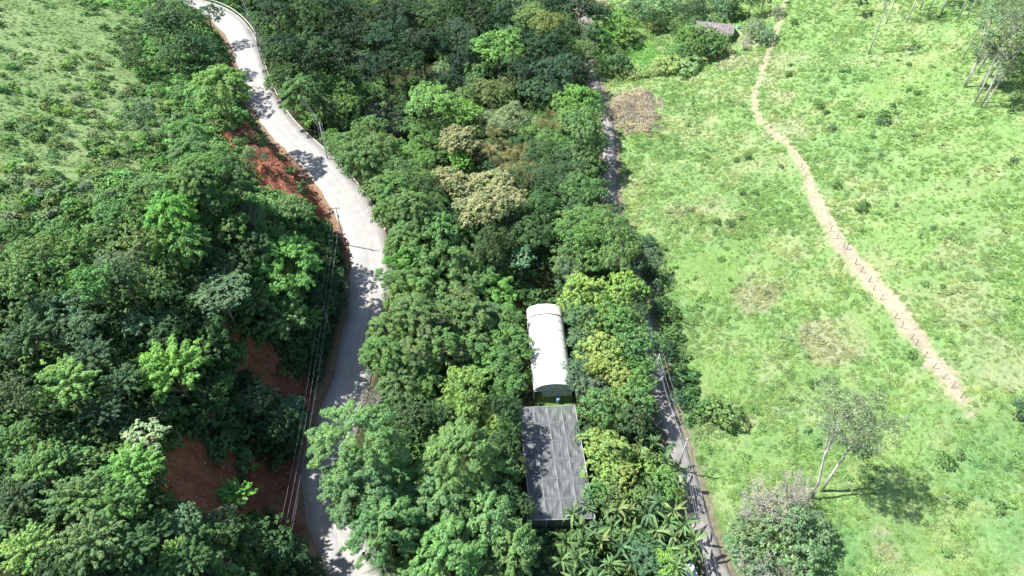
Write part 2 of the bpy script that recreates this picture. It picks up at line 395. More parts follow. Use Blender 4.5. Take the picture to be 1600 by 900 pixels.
# ------------------------------------------------------------------ road, kerb, lane
def strip(name, L, hw_l, hw_r, dz, mat, skirt=.5, edge_noise=0.0, smooth=True, drop=0):
    """a ribbon along L with hw to each side; hw may be arrays; returns mesh"""
    T = np.gradient(L[:, :2], axis=0); T /= np.linalg.norm(T, axis=1)[:, None]; Nn = np.c_[T[:, 1], -T[:, 0]]
    k = len(L); cols = []
    hl = np.full(k, hw_l, float)*1.0; hr = np.full(k, hw_r, float)*1.0
    if edge_noise:
        s = np.arange(k)*1.0; hl = hl+(fbm(s/3, s*0+3, 71, 3)-.47)*edge_noise; hr = hr+(fbm(s/3, s*0+9, 77, 3)-.47)*edge_noise
    offs = [(-hl, -skirt), (-hl, 0), (-hl*.5, .03), (0*hl, .05), (hr*.5, .03), (hr, 0), (hr, -skirt)]
    V = []
    for o, z in offs: V.append(np.c_[L[:, 0]+Nn[:, 0]*o, L[:, 1]+Nn[:, 1]*o, L[:, 2]+dz+z])
    V = np.stack(V, 1); m_ = len(offs); V = V.reshape(-1, 3)
    i0 = np.arange(k-1)[:, None]*m_+np.arange(m_-1)[None, :]
    Fq = np.stack([i0, i0+1, i0+1+m_, i0+m_], -1).reshape(-1)
    me = mesh_np(name, V, Fq, 4, mat, smooth=False)
    uv = np.stack([np.stack([o/4.0 + 0*L[:, 0], np.arange(k)*1.0], 1) for o, z in offs], 1).reshape(-1, 2)
    at_ = me.attributes.new('along', 'FLOAT_VECTOR', 'POINT'); at_.data.foreach_set('vector', np.c_[uv, np.zeros(len(uv))].astype(np.float32).ravel())
    return me
def road_mat(name, c, dust, lines=False, tracks=.22):
    m, n, p = new_mat(name); at_ = N(n, 'ShaderNodeAttribute', attribute_name='along'); pos = geo_pos(n)
    a = noise(n, .5, 6, .65, pos); b = noise(n, 30, 3, .6, pos); d = noise(n, .18, 3, .5, pos)
    mp = N(n, 'ShaderNodeMapping'); mp.inputs['Scale'].default_value = (7, .06, 1); n.links.new(at_.outputs['Vector'], mp.inputs[0]); tr = noise(n, 1.0, 4, .6, mp.outputs[0])
    r1 = ramp(n, [(.35, c), (.72, dust)]); n.links.new(a.outputs[0], r1.inputs[0])
    r2 = ramp(n, [(.3, (.86, .86, .86)), (.7, (1.12, 1.12, 1.12))]); n.links.new(b.outputs[0], r2.inputs[0])
    r3 = ramp(n, [(.35, (1-.3*tracks,)*3), (.62, (1.06,)*3)]); n.links.new(tr.outputs[0], r3.inputs[0])
    cc = mixc(n, r1.outputs[0], r2.outputs[0], 1.0, 'MULTIPLY'); cc = mixc(n, cc, r3.outputs[0], 1.0, 'MULTIPLY')
    sx = N(n, 'ShaderNodeSeparateXYZ'); n.links.new(at_.outputs['Vector'], sx.inputs[0]); ab = N(n, 'ShaderNodeMath', operation='ABSOLUTE'); n.links.new(sx.outputs[0], ab.inputs[0])
    ed = N(n, 'ShaderNodeMapRange'); ed.inputs['From Min'].default_value = .62; ed.inputs['From Max'].default_value = .95; n.links.new(ab.outputs[0], ed.inputs[0])
    em = N(n, 'ShaderNodeMath', operation='MULTIPLY'); n.links.new(ed.outputs[0], em.inputs[0]); n.links.new(a.outputs[0], em.inputs[1])
    cc = mixc(n, cc, (.42, .34, .25), em.outputs[0])
    n.links.new(cc, p.inputs['Base Color']); p.inputs['Roughness'].default_value = .8; bump(n, b.outputs[0], .3, .02, p)
    return m
M_ROAD = road_mat('road_surface', (.245, .24, .232), (.315, .298, .275))
M_LANE = road_mat('lane_surface', (.16, .15, .14), (.27, .245, .215), tracks=.9)
s_ = np.arange(len(ROADW)); curve = np.interp(ROADW[:, 1], [30, 70, 85, 105, 125, 250], [3.1, 3.2, 3.7, 3.7, 3.2, 3.15])
o = obj('road', strip('road', ROADW, curve, curve, 0.0, M_ROAD, edge_noise=1.1)); tag(o, kind='structure', label='pale sunlit winding road cut into the hillside')
o = obj('lane', strip('lane', LANEW, 1.35, 1.35, 0.0, M_LANE, edge_noise=.5)); tag(o, kind='structure', label='narrow grey lane between banana grove and pasture')
# painted centre line, worn
def off_line(L, off, dz=0):
    T = np.gradient(L[:, :2], axis=0); T /= np.linalg.norm(T, axis=1)[:, None]; Nn = np.c_[T[:, 1], -T[:, 0]]
    off = np.asarray(off)*np.ones(len(L)); return np.c_[L[:, 0]+Nn[:, 0]*off, L[:, 1]+Nn[:, 1]*off, L[:, 2]+dz]
def flat_ribbon(L, w, dz):
    A = off_line(L, -w/2, dz); B = off_line(L, w/2, dz); V = np.stack([A, B], 1).reshape(-1, 3); i = np.arange(len(L)-1)*2
    return V, np.stack([i, i+1, i+3, i+2], -1).reshape(-1)
M_PAINT = plain('worn_paint', (.40, .36, .25), .7, .3, 1.2)
V, Fq = flat_ribbon(ROADW, .09, .056); o = obj('road_line', mesh_np('road_line', V, Fq, 4, M_PAINT)); tag(o, kind='structure', label='worn pale yellow centre line on the road')
M_KERB = plain('kerb_concrete', (.34, .32, .28), .85, .25, 1.5)
i_k = np.where((ROADW[:, 1] > 98))[0]; KL = ROADW[i_k]
def side_sign(L): return 1
kb = off_line(KL, curve[i_k]+.25)
def kerb_mesh(L, w, h):
    A = off_line(L, -w/2); B = off_line(L, w/2); k = len(L)
    V = np.stack([np.c_[A[:, :2], A[:, 2]-.5], np.c_[A[:, :2], A[:, 2]+h], np.c_[B[:, :2], B[:, 2]+h], np.c_[B[:, :2], B[:, 2]-.5]], 1).reshape(-1, 3)
    i = np.arange(k-1)[:, None]*4+np.arange(3)[None, :]; return V, np.stack([i, i+1, i+5, i+4], -1).reshape(-1)
V, Fq = kerb_mesh(kb, .18, .12); o = obj('kerb', mesh_np('kerb', V, Fq, 4, M_KERB)); tag(o, kind='structure', label='concrete kerb on the valley side of the road')

# ------------------------------------------------------------------ foliage generators
def unit(a): return a/np.maximum(np.linalg.norm(a, axis=-1, keepdims=True), 1e-9)
def leaf_quads(P, Nrm, D, L, W, fold=.12, bend=.12):
    """diamond leaves: base P, direction D, face normal Nrm"""
    D = unit(D-Nrm*np.sum(D*Nrm, 1, keepdims=True)); S = np.cross(Nrm, D); L = np.asarray(L)[:, None]; W = np.asarray(W)[:, None]
    b = P-D*L*.5; t = P+D*L*.5-Nrm*L*bend; l = P-S*W*.5+Nrm*L*fold; r = P+S*W*.5+Nrm*L*fold
    V = np.stack([b, r, t, l], 1).reshape(-1, 3); return V, np.arange(len(V))
def cloud(lobes, nsub, rsub, nleaf, Lf, Wf, up=.45, rnd=.55, droop=.25, seed=0, under=-.35, taper=0.0, cull=.8, sflat=.75):
    """lobes: list of (centre, axis vector (long half-axis incl. length), cross half-size, vertical half-size)"""
    g = np.random.default_rng(seed); SC, SN = [], []
    C = np.array([l[0] for l in lobes]); A = np.array([l[1] for l in lobes]); CR = np.array([l[2] for l in lobes]); CV = np.array([l[3] for l in lobes])
    la = np.linalg.norm(A, axis=1); U = A/la[:, None]; S = unit(np.cross(U, np.array([0, 0, 1.0])+1e-6)); W = unit(np.cross(S, U))
    W = W*np.sign(W[:, 2:3]+1e-9)
    k = len(lobes); n_ = nsub
    q = unit(g.normal(size=(k, n_, 3))); q[..., 2] = np.where(q[..., 2] < under, -q[..., 2], q[..., 2]); f = g.uniform(.72, 1.05, (k, n_, 1))
    tp = 1-taper*np.clip((q[..., 0:1]+1)/2, 0, 1)
    P = C[:, None]+(q[..., 0:1]*la[:, None, None]*U[:, None]+q[..., 1:2]*tp*CR[:, None, None]*S[:, None]+q[..., 2:3]*tp*CV[:, None, None]*W[:, None])*f
    Nn = unit(q[..., 0:1]/la[:, None, None]*U[:, None]+q[..., 1:2]/CR[:, None, None]*S[:, None]+q[..., 2:3]/CV[:, None, None]*W[:, None])
    P = P.reshape(-1, 3); Nn = Nn.reshape(-1, 3); own = np.repeat(np.arange(k), n_)
    keep = np.ones(len(P), bool)
    for j in range(k):                                       # drop what lies inside another lobe
        dlt = P-C[j]; e = (dlt@U[j]/la[j])**2+(dlt@S[j]/CR[j])**2+(dlt@W[j]/CV[j])**2
        keep &= ~((e < cull**2) & (own != j) & (g.random(len(P)) < .88))
    P = P[keep]; Nn = Nn[keep]; axis_ = U[own[keep]]
    m_ = nleaf; rs = rsub*g.uniform(.7, 1.3, (len(P), 1, 1))
    q = unit(g.normal(size=(len(P), m_, 3))+Nn[:, None]*.7); LP = P[:, None]+q*rs*g.uniform(.5, 1.05, (len(P), m_, 1))*np.array([1, 1, sflat])
    nn = unit(q*.5+Nn[:, None]*.35+np.array([0, 0, up])+g.normal(size=q.shape)*rnd*.5)
    dd = q*.5+axis_[:, None]*.45+g.normal(size=q.shape)*rnd+np.array([0, 0, -droop])
    LP = LP.reshape(-1, 3); nn = nn.reshape(-1, 3); dd = dd.reshape(-1, 3); s = g.uniform(.65, 1.35, len(LP))
    return leaf_quads(LP, nn, dd, Lf*s, Wf*s)
def dome(k, Rr, Hh, seed, lr, flat=.7, low=-.25, inner=.25, jit=.15, stretch=1.0):
    """lobes spread over a dome"""
    g = np.random.default_rng(seed); out = []
    gap = g.uniform(0, 6.28, 3)
    for i in range(k):
        t = (i+.5)/k; z = 1-(1-low)*t; a = i*2.39996+g.normal()*.35; r_ = math.sqrt(max(0, 1-z*z))
        q = np.array([r_*math.cos(a), r_*math.sin(a), z]); f = g.uniform(1-inner-jit, 1.0+jit*.6)
        if lr > 1 and z < .75 and min(abs((a-b_+3.14) % 6.28-3.14) for b_ in gap) < .22: f *= .62
        if g.random() < .12: f *= 1.16
        c = q*np.array([Rr, Rr, Hh])*f*(1-lr/Rr*.55); s = lr*g.uniform(.65, 1.35)
        ax = unit(np.array([q[0]+g.normal()*.3, q[1]+g.normal()*.3, .15+g.normal()*.2]))
        out.append((c, ax*s*stretch, s, s*flat))
    return out
PROTO = {}
def tree_proto(kind, idx, lobes, hc, trunk_kw, leaf_kw, mat, R0=5.0, bark=M_BARK, extra=None):
    """crown centre at height hc; all meshes have their origin at the trunk base"""
    V, Fq = cloud(lobes, seed=idx*31+len(kind)*7, **leaf_kw); V = V+np.array([0, 0, hc]); crown = mesh_np(kind+'_crown', V, Fq, 4, mat); big = None
    if kind in ('broad', 'plume', 'bamboo', 'fine', 'lime'):
        kw = dict(leaf_kw); kw['nsub'] = int(kw['nsub']*1.25); kw['nleaf'] = int(kw['nleaf']*1.45); kw['Lf'] *= .70; kw['Wf'] *= .72; kw['rsub'] *= .88
        V, Fq = cloud(lobes, seed=idx*37+3, **kw); big = mesh_np(kind+'_crown_fine', V+np.array([0, 0, hc]), Fq, 4, mat)
    mb = MB(); g = random.Random(idx*5+1)
    tr = trunk_kw.get('r', .28); n_limb = trunk_kw.get('limbs', 7); stems = trunk_kw.get('stems', 1); fork = trunk_kw.get('fork', .5)
    order = list(range(len(lobes))); g.shuffle(order)
    for s in range(stems):
        ox, oy = (g.uniform(-.6, .6), g.uniform(-.6, .6)) if stems > 1 else (0, 0)
        top = Vector((ox*2+g.uniform(-.5, .5), oy*2+g.uniform(-.5, .5), hc*.98))
        pts = [Vector((ox, oy, -.8)), Vector((ox*1.1+g.uniform(-.12, .12), oy*1.1, hc*.3)), Vector((ox*1.5+g.uniform(-.3, .3), oy*1.5+g.uniform(-.3, .3), hc*.65)), top]
        mb.tube(pts, [tr, tr*.8, tr*.6, tr*.25], 7)
        for q in order[s*n_limb:(s+1)*n_limb]:
            c = Vector(lobes[q][0])+Vector((0, 0, hc)); t0 = fork+g.uniform(0, .35); b = pts[1].lerp(pts[2], min(1, max(0, (t0-.3)/.35))) if t0 < .65 else pts[2].lerp(pts[3], (t0-.65)/.35)
            mid = b.lerp(c, .5)+Vector((g.uniform(-.3, .3), g.uniform(-.3, .3), -.25)); mb.tube([b, mid, c], [tr*.4, tr*.26, tr*.1], 5, cap=False)
    trunk = mb.mesh(kind+'_trunk', bark, True)
    PROTO.setdefault(kind, []).append(dict(parts=[('trunk', trunk), ('crown', crown)]+(extra(idx, hc) if extra else []), hc=hc, R=R0, big=big))
    return crown

for i in range(4):      # broadleaf, clumpy
    tree_proto('broad', i, dome(26+2*i, 5, 3.6, 10+i, 1.75, flat=.72, inner=.35, jit=.2), 7.5+.6*i, {}, dict(nsub=17, rsub=.50, nleaf=17, Lf=.40, Wf=.23, under=-.2), M_LEAF)
for i in range(2):      # low rounded crown close to the ground
    tree_proto('low', i, dome(30, 5, 3.6, 190+i, 1.45, flat=.75, low=-.15, inner=.2, jit=.2), 2.4, dict(limbs=10, fork=.2, r=.2), dict(nsub=17, rsub=.42, nleaf=16, Lf=.34, Wf=.19, under=-.2), M_LEAF)
for i in range(3):      # fine grained dense crown
    tree_proto('fine', i, dome(40, 5, 3.2, 30+i, 1.25, flat=.6, inner=.25, jit=.22), 7.5, {}, dict(nsub=15, rsub=.42, nleaf=15, Lf=.30, Wf=.15, up=.6, under=-.15), M_LEAF)
for i in range(2):      # umbrella
    tree_proto('umbrella', i, dome(34, 5, 1.7, 40+i, 1.35, flat=.42, low=.0, inner=.12, jit=.15), 8.5, dict(limbs=12, fork=.45), dict(nsub=15, rsub=.42, nleaf=15, Lf=.34, Wf=.16, up=.9, under=-.1, droop=.05, sflat=.5), M_LEAF)
for i in range(3):      # plume (feathery branch sprays pointing outward)
    L_ = []; g = np.random.default_rng(60+i)
    for k in range(46):
        t = (k+.5)/46; z = 1-1.15*t; a = k*2.39996+g.normal()*.3; r_ = math.sqrt(max(0, 1-z*z)); q = np.array([r_*math.cos(a), r_*math.sin(a), z*.75+.12])
        L_.append((q*np.array([3.4, 3.4, 2.9])*g.uniform(.75, 1.12), unit(q*np.array([1, 1, .5])+np.array([0, 0, .12]))*g.uniform(1.2, 1.9), g.uniform(.45, .7), g.uniform(.3, .45)))
    tree_proto('plume', i, L_, 7.0, dict(limbs=14, fork=.3), dict(nsub=20, rsub=.24, nleaf=14, Lf=.36, Wf=.12, up=.55, rnd=.4, droop=.05, taper=.6, under=-.1), M_LEAF)
for i in range(3):      # bamboo clump: rounded drooping tufts, shingled
    L_ = []; g = np.random.default_rng(80+i)
    for k in range(72):
        t = (k+.5)/72; z = 1-1.25*t; a = k*2.39996+g.normal()*.4; r_ = math.sqrt(max(0, 1-z*z)); q = np.array([r_*math.cos(a), r_*math.sin(a), z])
        rr = g.uniform(.84, 1.09); s = g.uniform(.55, .9)
        L_.append((q*np.array([4.4, 4.4, 3.6])*rr, unit(np.array([q[0], q[1], -.35+.5*z*z]))*s*1.45, s*.85, s*.55))
    def culms(idx, hc):
        return []
    tree_proto('bamboo', i, L_, 6.6, dict(stems=9, limbs=5, r=.09, fork=.5), dict(nsub=20, rsub=.27, nleaf=14, Lf=.36, Wf=.11, up=.5, rnd=.45, droop=.5, taper=.3, under=-.05), M_LEAF, bark=M_CULM)
for i in range(2):      # stand of slim bamboo with culms showing
    L_ = []; g = np.random.default_rng(95+i)
    for k in range(34):
        a = g.uniform(0, 6.28); rr = 4.6*math.sqrt(g.random()); z = g.uniform(-2.2, 2.2)
        L_.append((np.array([rr*math.cos(a), rr*math.sin(a), z]), unit(np.array([g.normal(), g.normal(), g.normal()*.3]))*g.uniform(.6, 1.3), g.uniform(.4, .75), g.uniform(.4, .8)))
    tree_proto('stand', i, L_, 5.5, dict(stems=22, limbs=2, r=.06, fork=.5), dict(nsub=18, rsub=.34, nleaf=14, Lf=.40, Wf=.12, up=.4, droop=.5), M_LEAF, bark=M_CULM)
for i in range(2):      # eucalyptus: thin sparse crown, pale trunk
    L_ = []; g = np.random.default_rng(110+i)
    for k in range(34):
        a = g.uniform(0, 6.28); z = g.uniform(-2.8, 3.2); rr = (4.6-abs(z)*.6)*math.sqrt(g.random())
        L_.append((np.array([rr*math.cos(a)+z*.2, rr*math.sin(a), z]), unit(np.array([g.normal(), g.normal(), g.normal()*.3]))*g.uniform(.6, 1.1), g.uniform(.45, .8), g.uniform(.25, .5)))
    tree_proto('eucalyptus', i, L_, 15 if i == 0 else 13, dict(limbs=20, r=.22, fork=.55), dict(nsub=9, rsub=.42, nleaf=10, Lf=.36, Wf=.13, up=.2, rnd=.9, droop=.5), M_LEAF, bark=M_BARK_PALE)
for i in range(2):      # big pale leaves in rosettes on a thin trunk
    L_ = []; g = np.random.default_rng(120+i)
    for k in range(16):
        a = k*2.4+g.normal()*.3; rr = 4.2*math.sqrt((k+.5)/16)
        L_.append((np.array([rr*math.cos(a), rr*math.sin(a), 1.5-rr*.35+g.normal()*.4]), unit(np.array([math.cos(a), math.sin(a), 0]))*1.15, 1.15, .55))
    tree_proto('rosette', i, L_, 8.5, dict(limbs=14, r=.16, fork=.5), dict(nsub=8, rsub=.45, nleaf=6, Lf=.85, Wf=.52, up=.9, rnd=.4, droop=.1, under=0), M_LEAF, bark=M_BARK_PALE)
for i in range(3):      # low shrub, R0 = 2
    tree_proto('shrub', i, dome(12, 2, 1.25, 130+i, .85, flat=.75, inner=.3, jit=.25), 1.0, dict(r=.07, limbs=6, fork=.1), dict(nsub=13, rsub=.30, nleaf=12, Lf=.32, Wf=.17), M_LEAF, R0=2.0)
def twigs(seed, Rr, Hh, n_, r0, mb, base=0.0):
    g = random.Random(seed)
    for k in range(n_):
        a = g.uniform(0, 6.28); q = Vector((math.cos(a)*Rr*math.sqrt(g.random()), math.sin(a)*Rr*math.sqrt(g.random()), Hh*g.uniform(.5, 1.05)))
        b = Vector((0, 0, base)); mid = b.lerp(q, .5)+Vector((g.uniform(-.4, .4), g.uniform(-.4, .4), g.uniform(0, .6))); mb.tube([b, mid, q], [r0, r0*.6, r0*.25], 4, cap=False)
        for j in range(6):
            s = mid.lerp(q, g.uniform(0, 1)); e = s+Vector((g.uniform(-1, 1), g.uniform(-1, 1), g.uniform(.1, .9)))*Rr*.22; mb.tube([s, e], [r0*.3, r0*.12], 3, cap=False)
            for jj in range(2):
                e2 = s.lerp(e, g.uniform(.4, 1)); mb.tube([e2, e2+Vector((g.uniform(-1, 1), g.uniform(-1, 1), g.uniform(0, .8)))*Rr*.12], [r0*.18, r0*.08], 3, cap=False)
for i in range(2):      # bare greyish crown with few leaves
    mb = MB(); twigs(i+3, 4.3, 7.2, 34, .10, mb, .3); tk = mb.mesh('bare_branches', M_TWIG)
    V, Fq = cloud(dome(14, 4.0, 2.2, 140+i, 1.2, flat=.7), 6, .5, 7, .32, .15, seed=i); V = V+np.array([0, 0, 5.0])
    PROTO.setdefault('bare', []).append(dict(parts=[('branches', tk), ('crown', mesh_np('bare_crown', V, Fq, 4, M_LEAF))], hc=5.0, R=4.5))

# cream-flowered: umbrella crown with a second layer of blossom on top
for i in range(2):
    lob = dome(38, 5, 2.3, 150+i, 1.2, flat=.5, low=-.05, inner=.15, jit=.2)
    def ex(idx, hc, lob=lob, i=i):
        top = [(c+np.array([0, 0, .28]), a, b, cc) for c, a, b, cc in lob]
        V, Fq = cloud(top, 14, .36, 13, .30, .22, up=.9, under=.05, sflat=.5, seed=500+i); return [('blossom', mesh_np('blossom', V+np.array([0, 0, hc]), Fq, 4, M_BLOSSOM))]
    tree_proto('cream', i, lob, 8.5, dict(limbs=12), dict(nsub=12, rsub=.42, nleaf=12, Lf=.36, Wf=.2, up=.7), M_LEAF, extra=ex)
# lime-and-orange flowering tree
for i in range(2):
    tree_proto('lime', i, dome(34, 5, 3.4, 160+i, 1.4, flat=.65, inner=.3, jit=.2), 6.5, {}, dict(nsub=15, rsub=.42, nleaf=15, Lf=.36, Wf=.2, up=.6), M_LEAF_ORANGE)
# grass mound
for i in range(2):
    V, Fq = cloud(dome(20, 2, 1.1, 170+i, .7, flat=.8, inner=.1, jit=.1), 14, .25, 14, .42, .07, up=.1, rnd=.4, droop=-.5, seed=i); 
    PROTO.setdefault('mound', []).append(dict(parts=[('foliage', mesh_np('mound', V+np.array([0, 0, .3]), Fq, 4, M_LEAF))], hc=.6, R=2.0))

# palm: fronds as parts
def frond_mesh(seed, L=2.8, mat=M_LEAF, W=.5, n_=13, arch=1.0):
    g = random.Random(seed); mb = MB(); pts = []
    for i in range(9):
        t = i/8; pts.append(Vector((L*(t-.12*t*t*arch), 0, L*(.35*t-.75*t*t*arch))))
    mb.tube(pts, [.035*(1-.8*i/8) for i in range(9)], 3, cap=False)
    for i in range(n_):
        t = .12+.88*i/(n_-1); a = t*8; k = min(7, int(a)); p_ = pts[k].lerp(pts[k+1], a-k); l = W*(math.sin(min(1, t*1.15+.1)*math.pi)*.8+.25)*1.3
        for sg in (-1, 1):
            e = p_+Vector((l*.45, sg*l, -l*g.uniform(.25, .8))); w_ = Vector((L/n_*.42, 0, 0)); mb.add([p_-w_*.6, p_+w_*.6, e+w_*.1, e-w_*.25], [(0, 1, 2, 3)])
    return mb.mesh('frond', mat)
FRONDS = [frond_mesh(k, arch=.85+.15*k) for k in range(4)]
def banana_leaf(seed, L=2.5, W=.32):
    g = random.Random(seed); mb = MB(); n_ = 9; rows = []
    arch = g.uniform(.6, 1.6)
    for i in range(n_+1):
        t = i/n_; x = L*t*(1-.15*t*arch); z = L*(.45*t-.6*t*t*arch); w_ = W*.5*(math.sin(math.pi*min(1, t*.93+.07))**.55)*(0 if i == n_ else 1)+.03
        if i == 0: w_ = .05
        dz = .28*w_; tw = g.uniform(-.05, .05)
        rows.append((Vector((x, -w_, z+dz+tw)), Vector((x, 0, z)), Vector((x, w_, z+dz-tw))))
    v = [p for r_ in rows for p in r_]; f = []
    for i in range(n_):
        for j in (0, 1): 
            f.append((i*3+j, i*3+j+1, i*3+j+4, i*3+j+3))
    mb.add(v, f)
    mb.tube([rows[0][1]-Vector((.35, 0, .2)), rows[0][1], rows[5][1], rows[-1][1]], [.05, .04, .025, .008], 4, cap=False)
    return mb.mesh('banana_leaf', M_LEAF)
BLEAVES = [banana_leaf(k) for k in range(5)]

# ------------------------------------------------------------------ planting with labels
THINGS = []
LM = [   # landmark phrases at photo positions
 ((60,60),'high on the pale hill pasture'),((150,180),'on the tussocky hill pasture'),((60,260),'on the lower edge of the hill pasture'),((270,50),'on the rise inside the road\'s far bend'),
 ((350,140),'on the bank above the shaded road bend'),((420,250),'on the slope beside the lit red landslip'),((290,240),'in the thicket above the lit red landslip'),
 ((280,370),'in the steep wood above the middle road bend'),((450,430),'on the bank above the middle road bend'),((345,470),'over the dark gully above the middle bend'),
 ((120,400),'in the wood below the hill pasture'),((40,480),'in the hillside wood under the pasture edge'),((200,520),'in the shady hillside hollow'),((410,520),'by the small shaded red scar'),
 ((280,590),'on the hillside between pasture wood and lower red scar'),((80,620),'deep in the hillside wood'),((430,650),'on the shaded bank between the red scars'),((225,690),'at the upper edge of the lower red scar'),
 ((140,760),'in the hillside wood beside the lower red scar'),((60,850),'in the lowest corner of the hillside wood'),((220,850),'downhill of the lower red scar'),((370,790),'at the foot of the lower red scar'),((400,870),'on the verge below the lower red scar'),
 ((450,40),'in the forest edge beyond the guardrail'),((560,50),'in the dark forest across the far road'),((680,40),'in the dark forest at the valley head'),((800,30),'at the top of the dark valley forest'),((880,90),'beside the dark gap near the far lane'),
 ((470,150),'on the drop below the far kerb'),((600,130),'above the dark hollow of the forest'),((770,120),'on the lip of the dark forest hollow'),((540,240),'below the kerb by the power pole'),((600,190),'by the greyish bare tree in the valley'),
 ((690,180),'by the wide umbrella tree in the valley'),((840,190),'near the drooping palms in the valley'),((720,260),'among the cream-flowered trees'),((770,340),'below the cream-flowered trees'),((620,280),'in the bamboo below the kerb'),
 ((900,190),'where the lane meets the forest'),((890,270),'between drooping palms and lane'),((920,370),'under the lane in the central wood'),((640,350),'in the bamboo below the middle bend'),((690,420),'in the bamboo stand beneath the outer bend'),
 ((670,500),'in the thicket downhill of the outer bend'),((800,540),'on the uphill side of the greenhouse'),((815,420),'in the clearing behind the greenhouse'),((620,590),'over the shaded stretch of road'),((730,610),'between shaded road and greenhouse'),
 ((910,480),'between greenhouse back end and lane'),((980,460),'overhanging the hidden lane'),((960,570),'between greenhouse and lane'),((930,640),'beside the greenhouse front gable'),((960,720),'beside the shade-net roof'),
 ((560,720),'overhanging the lower road'),((570,840),'over the road near its lowest stretch'),((720,720),'uphill of the shade-net roof'),((740,830),'downhill in the bamboo mass near the shade net'),((830,850),'below the corner of the shade-net roof'),((840,720),'hanging over the shade-net roof'),
 ((940,840),'in the banana grove below the shade net'),((1040,820),'in the banana grove beside the lane'),((1020,700),'in the gap between lane and shade net'),((1030,440),'on the pasture edge by the hidden lane'),((1060,620),'on the pasture edge by the lower lane'),
 ((960,40),'by the bright glade at the lane head'),((1050,40),'in the far orchard beyond the glade'),((1100,60),'around the half-hidden farmhouse'),((1080,100),'in front of the half-hidden farmhouse'),((1180,40),'beside the far end of the dirt track'),((1150,5),'in the far tree line beyond the farmhouse'),
 ((1000,160),'on the dry brown patch of pasture'),((1160,220),'in the wide lower pasture'),((1150,650),'in the pasture above the vine-covered tree'),((1220,800),'by the vine-covered tree in the pasture'),((1340,640),'in the pasture near the end of the dirt track'),
 ((1310,180),'in the upper pasture beside the track bend'),((1450,180),'in the open upper pasture'),((1400,320),'in the upper pasture midway along the track'),((1560,450),'on the far open flank of the pasture'),((1560,720),'in the bluish grass below the dirt track'),
 ((1370,50),'at the edge of the far eucalyptus row'),((1470,10),'in the far eucalyptus row'),((1560,80),'in the eucalyptus clump on the slope'),((1590,640),'on the slope beyond the dirt track end')]
def place(u, v): return min(LM, key=lambda l: (l[0][0]-u)**2+1.4*(l[0][1]-v)**2)[1]
def shade_word(t):
    r_, g_, b_ = t; s = g_
    hue = 'yellowish' if r_ > .78*g_ and b_ < .5*g_ else ('bluish' if b_ > .58*g_ else '')
    if r_ > 1.0*g_: hue = 'brownish'
    s = 'dark' if g_ < .16 else ('bright' if g_ > .27 else 'mid')
    return (s+' '+hue+' green').replace('  ', ' ') if hue != 'brownish' else 'greyish brown'
LOOK = dict(broad=('leafy tree with clumpy rounded crown', 'tree', 'broadleaf_tree'), fine=('tree with dense fine-leaved crown', 'tree', 'fine_leaved_tree'), umbrella=('tree with wide flat umbrella crown', 'tree', 'umbrella_tree'),
 plume=('tree with feathery upswept sprays', 'tree', 'feathery_tree'), bamboo=('bamboo clump of drooping tufts', 'bamboo', 'bamboo_clump'), stand=('loose bamboo stand with culms showing', 'bamboo', 'bamboo_stand'),
 eucalyptus=('eucalyptus with slim pale trunk', 'tree', 'eucalyptus_tree'), rosette=('thin-stemmed tree with large pale leaves', 'tree', 'large_leaved_tree'), shrub=('rounded leafy shrub', 'shrub', 'shrub'),
 low=('tree with low rounded crown', 'tree', 'low_crowned_tree'), bare=('half bare twiggy tree', 'tree', 'bare_tree'), cream=('tree topped with cream blossom', 'tree', 'cream_flowered_tree'), lime=('tree tipped with orange-yellow flowers', 'tree', 'flowering_tree'), mound=('rounded clump of tall grass', 'grass clump', 'grass_clump'))
GROUPN = dict(broad='rounded broadleaf trees in the valley woods', fine='fine-leaved trees in the valley woods', umbrella='umbrella-crowned trees', plume='feathery trees on the hillsides', bamboo='bamboo clumps', stand='bamboo stands below the road',
 eucalyptus='eucalyptus trees in the pasture', rosette='large-leaved thin-stemmed trees', shrub='shrubs scattered over slopes and pasture', low='low-crowned trees on the pasture and farm', bare='half bare trees', cream='cream-flowered trees', lime='flowering trees by greenhouse and lane', mound='clumps of tall grass near the farmhouse')
TINT = dict(dk=(.066, .126, .052), mid=(.126, .228, .076), br=(.160, .312, .080), lime=(.225, .350, .092), blue=(.114, .194, .106), pale=(.210, .282, .165), olive=(.175, .222, .086), vdk=(.034, .070, .038), grey=(.24, .23, .19), yel=(.245, .335, .100), dblue=(.070, .134, .078))
OCC = []
CLEAR = at(840, 440, 0)
BUILT = [(5.8, 72.5, 3.6, 10.5), (5.5, 54.5, 5.4, 9.5)]
def push(x, y, r_, kind=''):
    for L_, hw in ((ROADW, 3.9), (LANEW, 1.7)):
        d2 = np.hypot(L_[:, 0]-x, L_[:, 1]-y); i = int(d2.argmin()); need = hw+.3+min(r_, 5)*(.26 if kind not in ('bamboo',) else 0) if hw > 3 else hw+.2+min(r_, 5)*.1
        if d2[i] < need:
            ex, ey = x-L_[i, 0], y-L_[i, 1]; l = math.hypot(ex, ey)+1e-6; x = L_[i, 0]+ex/l*need; y = L_[i, 1]+ey/l*need
    for bx, by, hx, hy in BUILT:
        ox = hx+.5+min(r_, 4)*.15-abs(x-bx); oy = hy+.5-abs(y-by)
        if ox > 0 and oy > 0: x += ox*(1 if x > bx else -1)
    return x, y
